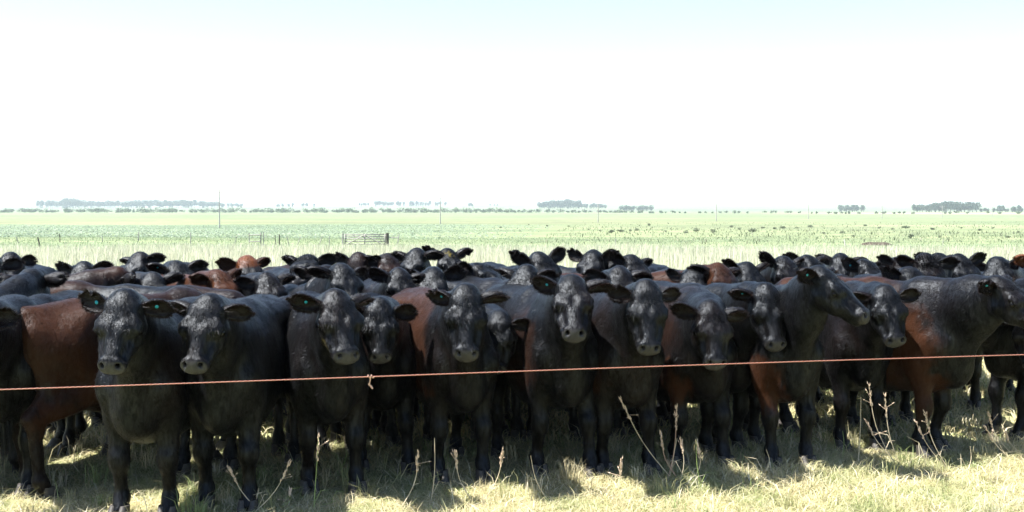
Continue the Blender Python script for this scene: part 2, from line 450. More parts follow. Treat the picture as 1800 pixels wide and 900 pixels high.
EARS = {}
def ear_mesh(notch, tone):
    key = (notch, tone)
    if key in EARS: return EARS[key]
    r = np.random.default_rng(50 + notch * 7 + tone)
    nu, nv = 15, 11
    u = np.linspace(0, 1, nu)[:, None]; v = np.linspace(-1, 1, nv)[None, :]
    wd = 0.012 + 0.056 * np.clip(4 * (u ** 1.15) * (1 - u ** 2.2) / 2.1, 0, 1) ** 0.6
    L = 0.195
    x = L * u * (1 - 0.06 * v * v) + 0 * v
    if notch == 1: x = x - 0.05 * smooth(0.35, 0.0, np.abs(v - 0.15)) * smooth(0.72, 1.0, u)
    y = wd * np.sin(v * 1.25) / math.sin(1.25)
    if notch == 2: y = y + 0.035 * smooth(0.12, 0.0, np.abs(u - 0.66)) * smooth(-0.35, -1.0, v)
    z = -0.050 * (1 - 0.45 * u) * np.cos(v * 1.25) * np.sin(np.pi * np.clip(u * 0.9 + 0.1, 0, 1)) ** 0.6 + 0.012
    y = y - 0.018 * u ** 2
    front = np.stack([x, y, z + 0.0 * x], -1)
    front = front + np.array([0, 0, 1]) * (0.010 * smooth(.72, 1.0, np.abs(v)) + 0 * u)[..., None]
    back = front - np.array([0, 0, 1]) * (0.017 + 0.012 * (1 - u) * (1 - v * v))[..., None]
    V = np.vstack([front.reshape(-1, 3), back.reshape(-1, 3)]); n = nu * nv
    idx = np.arange(n).reshape(nu, nv)
    q = np.stack([idx[:-1, :-1], idx[1:, :-1], idx[1:, 1:], idx[:-1, 1:]], -1).reshape(-1, 4)
    qb = q[:, ::-1] + n
    bd = np.concatenate([idx[0, :], idx[1:, -1], idx[-1, -2::-1], idx[-2:0:-1, 0]])
    bn = np.roll(bd, -1)
    qe = np.stack([bd, bn, bn + n, bd + n], 1)
    Q = np.vstack([q, qb, qe])
    # fringe along the rim and long hair in the cup, short hair behind
    H = []
    rim = V[bd]; out = rim - np.array([0.085, -0.004, -0.01]); out /= np.linalg.norm(out, axis=1)[:, None]
    m = 1300; k = r.integers(0, len(bd), m); t = r.random((m, 1))
    P = rim[k] * (1 - t) + rim[(k + 1) % len(bd)] * t; keep = P[:, 0] > 0.02
    P, O = P[keep], out[k][keep]
    dd = O + r.normal(0, 0.35, P.shape) + np.array([0.35, -0.1, 0]); dd /= np.linalg.norm(dd, axis=1)[:, None]
    sd = np.cross(dd, r.normal(0, 1, P.shape)); sd /= np.linalg.norm(sd, axis=1)[:, None]
    ln = 0.006 + 0.022 * r.random((len(P), 1)) ** 1.5
    H.append(np.stack([P - sd * 0.0015, P + sd * 0.0015, P + dd * ln], 1).reshape(-1, 3))
    h2, _, _ = hair_cards(V, q, 130, 0.045, 0.002, lambda P, n: np.tile([0.8, 0.1, 0.3], (len(P), 1)), 0.6, r)
    h3, _, _ = hair_cards(V, qb, 420, 0.020, 0.002, lambda P, n: np.tile([1.0, -0.2, 0], (len(P), 1)), 0.35, r)
    H = np.vstack(H + [h2, h3]); b = len(V)
    V = np.vstack([V, H]); tri = np.arange(len(H)).reshape(-1, 3) + b
    tint = np.zeros((len(V), 3)); tint[:, 0] = (0.10, 0.75, 0.3)[tone]; tint[b:b + 3 * len(P) + 390, 0] += .22; tint[:, 2] = (0.0, 0.0, 0.85)[tone]
    me = make_mesh('ear', V, [Q, tri], True, tint); me.materials.append(M_COAT)
    EARS[key] = me
    return me

def uv_ball(r, seg=14, rings=9, squash=(1, 1, 1)):
    b = MB(); P = []
    for i in range(1, rings):
        a = math.pi * i / rings
        P.append([[r * math.sin(a) * math.cos(t) * squash[0], r * math.sin(a) * math.sin(t) * squash[1], r * math.cos(a) * squash[2]] for t in np.arange(seg) * 2 * math.pi / seg])
    b.quad_grid(P); P = np.array(P)
    b.fan(P[0]); b.fan(P[-1], True)
    return b

EYE = uv_ball(0.0225).mesh('eye'); EYE.materials.append(M_EYE)
def tag_mesh():
    b = MB(); an = np.arange(14) * 2 * math.pi / 14; ring = np.stack([np.cos(an), np.sin(an), 0 * an], 1)
    P = [ring * r + np.array([0, 0, z]) for r, z in ((0.016, 0.0), (0.0165, 0.002), (0.0145, 0.005), (0.007, 0.0058), (0.006, 0.010), (0.0035, 0.0115))]
    b.quad_grid(P); b.fan(P[0], True); b.fan(P[-1])
    return b.mesh('ear_tag')
TAG = tag_mesh(); TAG.materials.append(M_TAG)
def hoof_mesh():
    b = MB()
    for sy in (-1, 1):
        an = np.arange(12) * 2 * math.pi / 12; P = []
        for z, rx, ry, ox in ((0.0, 0.062, 0.031, 0.022), (0.012, 0.060, 0.031, 0.018), (0.045, 0.044, 0.027, 0.004), (0.075, 0.036, 0.024, -0.008)):
            P.append(np.stack([ox + rx * np.cos(an), sy * 0.030 + ry * np.sin(an), 0 * an + z], 1))
        b.quad_grid(P); b.fan(P[0], True); b.fan(P[-1])
    return b.mesh('hoof')
HOOF = hoof_mesh(); HOOF.materials.append(M_HOOF)

def build_cow(c, k):
    r = np.random.default_rng(1000 + k)
    hj = np.random.default_rng(3000 + k).normal(1, .045, 3).clip(.92, 1.09)
    root, th, J, H, s = solve_pose(c)
    front = c.get('front', False)
    h, hf = (0.0175, 0.0078) if front else (0.026, 0.0135)
    hp = np.array([J + H @ (np.array(q) * s * .85) for q in ((-.06, -.12, -.12), (-.06, .12, .10), (.20, .12, -.12), (.20, -.12, .10), (.47, .06, .02), (.47, -.06, -.12))])
    f = Field(h, (hp.min(0), hp.max(0), hf)); Y = np.array([0, 1.0, 0])
    fat = c.get('fat', float(np.random.default_rng(4000 + k).uniform(.92, 1.05)))
    def C(a, b, ra, rb, k=0.06, n=None, q=1.0, sub=False): f.cone(np.array(a) * s, np.array(b) * s, ra * s, rb * s, k * s, n, q, sub)
    # trunk
    C((0.28, 0, .765), (-0.20, 0, .77), .325, .330, .10, Y, 0.64 * fat)
    C((-0.05, 0, .735), (-0.46, 0, .78), .335, .295, .10, Y, 0.70 * fat)
    C((-0.50, 0, .90), (-0.74, 0, .92), .235, .165, .10, Y, 0.86)
    C((0.36, 0, 1.06), (-0.05, 0, 1.045), .085, .075, .12, Y, 0.9)
    C((-0.05, 0, 1.045), (-0.82, 0, 1.055), .075, .055, .12, Y, 1.2)
    for sg in (-1, 1):
        C((-.50, sg * .165, 1.02), (-.54, sg * .175, 1.00), .060, .055, .10)         # hip bones
        C((-.83, sg * .10, .96), (-.80, sg * .10, .97), .055, .06, .08)            # pin bones
        C((-.28, sg * .10, 1.045), (-.50, sg * .15, 1.03), .05, .06, .08)          # loin edge
        C((.36, sg * .085, 1.05), (.48, sg * .148, .76), .075, .110, .09, Y, 0.58)  # shoulder blade
        C((.30, sg * .115, .92), (.34, sg * .142, .70), .11, .10, .07, Y, 0.6)
    C((.42, 0, .70), (.55, 0, .585), .215, .135, .13, Y, 0.72)                      # chest and brisket
    C((.38, 0, .50), (-.1, 0, .47), .085, .085, .08)                                 # keel
    # legs
    feet = []
    st = c.get('stance', None)
    for sg in (-1, 1):
        dx = r.uniform(-.09, .09); dy = r.uniform(-.015, .03)
        sh = np.array((.53, sg * .138, .74)); el = np.array((.41 + dx * .15, sg * .142, .58)); kn = np.array((.45 + dx * .6, sg * (.132 + dy * .5), .325)); ft = np.array((.43 + dx, sg * (.128 + dy), .115))
        C(sh + (-.02, 0, 0), el, .095, .095, .09, Y, 0.75)
        C(el + (0, 0, .06), kn, .082, .047, .05)
        C(kn + (.008, 0, .02), kn + (.006, 0, -.02), .053, .049, .03)
        C(kn, ft, .041, .034, .03)
        C(ft, ft + (.008, 0, -.012), .043, .043, .025)
        toe = ft + (.045, 0, -.07); C(ft, toe, .038, .042, .025)
        feet.append((toe[0], toe[1]))
        dx = r.uniform(-.13, .12); dy = r.uniform(-.02, .03)
        stf = np.array((-.43, sg * .185, .63)); hk = np.array((-.82 + dx * .6, sg * (.14 + dy * .6), .46)); ft = np.array((-.76 + dx, sg * (.14 + dy), .115))
        C((-.60, sg * .13, .86), stf, .185, .115, .09, Y, 0.8)
        C((-.74, sg * .10, .84), (-.70, sg * .125, .60), .145, .085, .09, Y, 0.8)
        C(stf, hk + (.03, 0, .02), .112, .055, .06, Y, 0.8)
        C(hk + (-.03, 0, .02), hk + (.02, 0, -.05), .042, .045, .04)
        C(hk + (-.045, 0, .03), (-.74, sg * .12, .66), .022, .04, .05)
        C(hk, ft, .046, .036, .03, Y, 0.8)
        C(ft, ft + (.008, 0, -.012), .044, .044, .025)
        toe = ft + (.045, 0, -.07); C(ft, toe, .038, .042, .025)
        feet.append((toe[0], toe[1]))
    # tail
    tl = [(-.82, 0, 1.06), (-.91, 0, 1.03), (-.945, .01, .90), (-.94, .02, .70), (-.93, .03, .48)]
    rt = [.045, .036, .030, .024, .018]
    for i in range(4): C(tl[i], tl[i + 1], rt[i], rt[i + 1], .03)
    # neck (J is already scaled)
    def CW(a, b, ra, rb, k=0.06, n=None, q=1.0, sub=False): f.cone(a, b, ra * s, rb * s, k * s, n, q, sub)
    hl = H[:, 1]; hz = H[:, 2]; hx = H[:, 0]
    nb = np.array((.40, 0, .90)) * s
    atlas = J - hx * .015 * s - hz * .035 * s
    mid = (nb * .45 + atlas * .55) + np.array((.045, 0, .0)) * s
    side = np.cross(np.array((0, 0, 1.0)), atlas - nb); side /= np.linalg.norm(side) + 1e-9
    CW(nb, mid, .235, .155, .10, side, 0.70)
    CW(mid, atlas, .155, .096, .08, side, 0.84)
    CW(np.array((.33, 0, 1.09)) * s, mid + np.array((0, 0, .10)) * s, .055, .05, .12)
    CW(mid + np.array((0, 0, .10)) * s, J - hx * .03 * s + hz * .01 * s, .05, .045, .10)
    CW(np.array((.57, 0, .60)) * s, mid - np.array((-.05, 0, .13)) * s, .075, .06, .10)
    CW(mid - np.array((-.05, 0, .13)) * s, J + H @ (np.array((.09, 0, -.10)) * s), .055, .05, .08)
    # head, in its own axes
    HS = np.array((1.0 * hj[0], 1.11 * hj[1], 1.0 * hj[2]))
    hs = s * 0.77
    def W(p): return J + H @ (np.array(p) * HS * hs)
    def HC(a, b, ra, rb, k=0.03, q=1.0, ax=None, sub=False): f.cone(W(a), W(b), ra * hs, rb * hs, k * hs, hl if ax is None else ax, q * (1.0 if sub else 1.10), sub)
    HC((.045, 0, -.015), (.15, 0, -.015), .092, .090, .05, 1.18)         # skull
    HC((-.030, 0, .026), (.03, 0, .040), .042, .052, .05, 1.35)          # poll
    HC((.02, 0, .040), (.18, 0, .044), .048, .044, .05, 2.0)            # forehead
    for sg in (-1, 1):
        HC((.112, sg * .096, .043), (.160, sg * .098, .040), .033, .030, .035)   # brow
        HC((.09, sg * .062, -.085), (.20, sg * .056, -.085), .076, .060, .05)    # cheek
        HC((.20, sg * .052, -.085), (.345, sg * .026, -.080), .056, .036, .05)   # jaw
        HC((.185, sg * .088, .000), (.33, sg * .052, -.020), .026, .022, .05)    # cheekbone
        HC((.17, sg * .070, -.030), (.37, sg * .034, -.034), .052, .042, .05)    # side of the face
    HC((.17, 0, .020), (.385, 0, -.002), .066, .048, .05, 1.12)         # bridge of the nose
    HC((.24, 0, -.040), (.39, 0, -.035), .064, .054, .05, 1.05)         # muzzle
    HC((.408, 0, .000), (.425, 0, -.038), .035, .038, .03, 1.85)        # nose pad
    for sg in (-1, 1): HC((.400, sg * .044, .012), (.420, sg * .050, -.01), .024, .024, .025)
    HC((.33, 0, -.088), (.400, 0, -.086), .040, .033, .025, 1.15)      # chin
    for sg in (-1, 1):
        HC((.150, sg * .112, .006), (.180, sg * .108, .004), .028, .024, .03)              # eye bulge
        HC((.395, sg * .034, -.004), (.440, sg * .052, .022), .012, .019, .007, sub=True)
        HC((.440, sg * .046, .024), (.448, sg * .066, .004), .013, .017, .007, sub=True)   # nostril
        HC((.450, sg * .060, -.070), (.350, sg * .090, -.062), .006, .005, .010, sub=True)  # corner of the mouth
        HC((.165, sg * .146, .026), (.165, sg * .160, .032), .026, .034, .008, sub=True)    # eye socket
        HC((.125, sg * .130, .043), (.187, sg * .124, .036), .013, .011, .015)              # upper lid
        # planes of the face: hollows beside the nose bridge, temples, under the eye
        HC((.255, sg * .100, .040), (.345, sg * .086, .026), .036, .034, .035, sub=True)
        HC((.045, sg * .140, .055), (.075, sg * .150, .050), .030, .030, .035, sub=True)
        HC((.205, sg * .140, -.012), (.245, sg * .135, -.020), .026, .026, .03, sub=True)
    HC((.452, -.045, -.072), (.452, .045, -.072), .006, .006, .010, sub=True)               # lips
    HC((.155, 0, .128), (.215, 0, .128), .038, .036, .03, sub=True)                         # dip between the eyes
    if c.get('mouth'):
        HC((.47, -.035, -.080), (.44, .035, -.080), .015, .015, .012, sub=True)
    V, Q = f.build()
    # masks in head space
    HL = (V - J) @ H / hs / HS
    headw = smooth(0.20, 0.12, np.linalg.norm((HL - [.2, 0, -.03]) / [1.5, 1, 1], axis=1))
    N = np.zeros_like(V); fn = np.cross(V[Q[:, 2]] - V[Q[:, 0]], V[Q[:, 3]] - V[Q[:, 1]])
    for j in range(4): np.add.at(N, Q[:, j], fn)
    N /= np.linalg.norm(N, axis=1)[:, None] + 1e-12
    Vb = V / s
    nz = vnoise(Vb + 7.3 * k, 9.0, 1) - .5; nz2 = vnoise(Vb * [1, 1, .6] + 3.1 * k, 24.0, 2) - .5; nz3 = vnoise(Vb * [1, 1, .4] + 1.1 * k, 60.0, 3) - .5
    nr = 1 - np.abs(2 * vnoise(Vb * [1, 1, .30] + 9.1 * k, 13.0, 6) - 1)
    neckw = smooth(.15, .45, Vb[:, 0]) * smooth(.45, .7, Vb[:, 2]) * (1 - headw)
    V = V + N * (0.009 * nz + 0.0045 * nz2 + 0.0018 * nz3 + 0.004 * (nr - .5) * neckw)[:, None] * (1 - 0.5 * headw)[:, None] * smooth(0.05, 0.4, Vb[:, 2])[:, None]
    muz = smooth(.405, .43, HL[:, 0] + .15 * np.maximum(0, -.03 - HL[:, 2])) * (np.abs(HL[:, 1]) < .12) * (np.abs(HL[:, 2]) < .11)
    muz = muz * smooth(-.085, -.06, HL[:, 2])
    brown = np.full(len(V), c.get('brown', 0.0)) + 1.1 * (vnoise(Vb + 5.7 * k, 3.0, 4) - .5) * c.get('patchy', 0.35 if c.get('brown') else 0.10) * 2
    for (bx, by, bz, br, am) in c.get('blobs', ()):
        dist = np.linalg.norm((Vb - [bx, by, bz]), axis=1) + .16 * (vnoise(Vb, 7.0, 8 + k) - .5) + .10 * (vnoise(Vb * [1, 1, .5], 25.0, 9 + k) - .5) + .10 * (vnoise(Vb * [1, 1, .3], 60.0, 11 + k) - .5)
        brown = np.maximum(brown, am * smooth(br, br * .55, dist))
    brown = brown * (.55 + .8 * vnoise(Vb + 2.2 * k, 4.5, 14)) * (.8 + .4 * vnoise(Vb * [1, 1, .4], 38.0, 15)) * (.35 + .65 * smooth(.25, .55, Vb[:, 2]) + .3 * (np.abs(Vb[:, 0] - .44) < .12))
    red = np.clip(np.full(len(V), c.get('red', 0.0)), 0, 1)
    if 'redblobs' in c:
        for (bx, by, bz, br, am) in c['redblobs']:
            P0 = np.array((bx, by, bz))
            dist = np.linalg.norm((HL if c.get('redhead') else Vb) - P0, axis=1) + .12 * (vnoise(Vb, 9.0, 8 + k) - .5)
            red = np.maximum(red, am * smooth(br, br * .6, dist))
    stain = np.zeros(len(V))
    for (sx, sy, sz, sr) in c.get('stains', ()):
        dist = np.linalg.norm(HL - [sx, sy, sz], axis=1)
        stain = np.maximum(stain, smooth(sr, sr * .3, dist) * smooth(.50, .62, vnoise(V, 55.0, 18)))
    tint = np.stack([np.clip(brown, 0, 1), muz, red, 1 - .8 * stain], 1)
    # coat hair as fine geometry on the same body
    nose = H[:, 0]
    def flow(P, n):
        hl_ = (P - J) @ H / s
        g = smooth(.30, .18, np.linalg.norm((hl_ - [.2, 0, -.03]) / [1.4, 1, 1], axis=1))[:, None]
        return (1 - g) * np.array([-.75, 0, -.55]) + g * (nose * .8 + np.array([0, 0, -.3]))
    n_h = c.get('hairs', 28000 if front else 8000)
    sel = 1 - .93 * muz[Q[:, 0]]; sel = sel * (Vb[Q[:, 0], 2] > .15)
    sel = sel * np.where(headw[Q[:, 0]] > .5, 1.6, 1.0)
    hv, qi, hn = hair_cards(V, Q, n_h, 0.030 if front else 0.034, 0.0016 if front else 0.0028, flow, 0.20, r, sel)
    ht = np.repeat(tint[Q[qi, 0]], 3, axis=0); ht[:, 1] = 0; ht[:, 0] = np.clip(ht[:, 0] + np.repeat(r.normal(0, .10, len(qi)), 3), 0, 1)
    tri = np.arange(len(hv)).reshape(-1, 3) + len(V)
    me = make_mesh('cow_body', np.vstack([V, hv]), [Q, tri], True, np.vstack([tint, ht]))
    N = np.zeros_like(V); fn = np.cross(V[Q[:, 2]] - V[Q[:, 0]], V[Q[:, 3]] - V[Q[:, 1]])
    for j in range(4): np.add.at(N, Q[:, j], fn)
    N /= np.linalg.norm(N, axis=1)[:, None] + 1e-12
    me.normals_split_custom_set_from_vertices(np.vstack([N, hn]).tolist())
    o = add('cow', me, M_COAT, None, root, th, label=c['label'], category='cow', group='black cattle crowded behind the wire')
    # eyes
    for sg in (-1, 1):
        e = add('eye', EYE, None, o, W((.165, sg * .1195, .013))); e.scale = [s * .93] * 3
    # hooves
    for fx, fy in feet:
        e = add('hoof', HOOF, None, o, (fx * s, fy * s, 0.002)); e.scale = (s, s, s); e.rotation_euler = (0, 0, r.uniform(-.15, .15))
    # ears: side 'l' is the cow's left (picture right when it faces us)
    upv = np.array([0, 0, 1.0])
    fwd = np.array([hx[0], hx[1], 0]); fwd = fwd / (np.linalg.norm(fwd) + 1e-9)
    lifts = c.get('ears', (r.uniform(.0, .35), r.uniform(.0, .35)))    # picture-left ear (cow's right), picture-right ear
    tones = c.get('eartone', 0)
    for sg, lift in ((-1, lifts[0]), (1, lifts[1])):
        sw = r.uniform(.1, .85)
        d = hl * sg + upv * lift - fwd * sw; d /= np.linalg.norm(d)
        face = fwd * r.uniform(.55, 1.0) + upv * r.uniform(-1.2, .1) + hl * sg * r.uniform(-.1, .5); face = face - d * (face @ d); face /= np.linalg.norm(face)
        yv = np.cross(face, d)
        notch = int(r.integers(0, 3)) if 'notch' not in c else c['notch'][0 if sg < 0 else 1]
        e = add('ear', ear_mesh(notch, tones), None, o)
        Mx = Matrix(((d[0], yv[0], face[0], 0), (d[1], yv[1], face[1], 0), (d[2], yv[2], face[2], 0), (0, 0, 0, 1)))
        e.matrix_local = Matrix.Translation(Vector(W((.000, sg * .098, .018)))) @ Mx @ Matrix.Scale(s * r.uniform(.80, .95), 4)
        if (sg < 0 and 'L' in c.get('tag', '')) or (sg > 0 and 'R' in c.get('tag', '')):
            t = add('ear_tag', TAG, None, e, (.095, -.004, -.014)); t.scale = [c.get('tagsize', .58)] * 3; t.rotation_euler = (R(r.uniform(-12, 12)), R(r.uniform(-12, 12)), 0)
    # forelock
    nh = int(c.get('lock', 190) * 2.0); ll = c.get('locklen', .052)
    a = r.uniform(-1, 1, nh); b2 = r.uniform(-.03, .10, nh)
    P = np.stack([b2, a * .10, .088 - .035 * a * a - .55 * np.maximum(0, .0 - b2)], 1)
    d = np.stack([r.normal(.15, .5, nh) + .6 * (b2 > .04) - .6 * (b2 < .02), r.normal(0, .45, nh) + .5 * a, np.abs(r.normal(.75, .3, nh))], 1); d /= np.linalg.norm(d, axis=1)[:, None]
    sd = np.cross(d, r.normal(0, 1, d.shape)); sd /= np.linalg.norm(sd, axis=1)[:, None]
    ln = ll * (.4 + r.random((nh, 1))); P = P - d * .01
    wv = .0022 if front else .0035
    hv = np.stack([P - sd * wv, P + sd * wv, P + d * ln], 1).reshape(-1, 3)
    hv = J + (hv * HS * hs) @ H.T
    ti = np.zeros((len(hv), 3)); ti[:, 2] = c.get('lockred', c.get('red', 0)); ti[:, 0] = c.get('brown', 0)
    add('forelock', make_mesh('forelock', hv, [np.arange(len(hv)).reshape(-1, 3)], True, ti), M_COAT, o)
    # tail switch
    if c.get('switch'):
        nh = 240; P = np.tile(np.array(tl[-1]) * s, (nh, 1)) + r.normal(0, .014, (nh, 3)); P[:, 2] += r.random(nh) * .1
        d = r.normal(0, .10, (nh, 3)); d[:, 2] = -1; ln = .15 + .22 * r.random((nh, 1)); sd = r.normal(0, 1, (nh, 3)); sd[:, 2] = 0; sd /= np.linalg.norm(sd, axis=1)[:, None]
        hv = np.stack([P - sd * .004, P + sd * .004, P + d * ln], 1).reshape(-1, 3)
        add('tail_switch', make_mesh('tail_switch', hv, [np.arange(len(hv)).reshape(-1, 3)], True, np.zeros((len(hv), 3))), M_COAT, o)
    return o

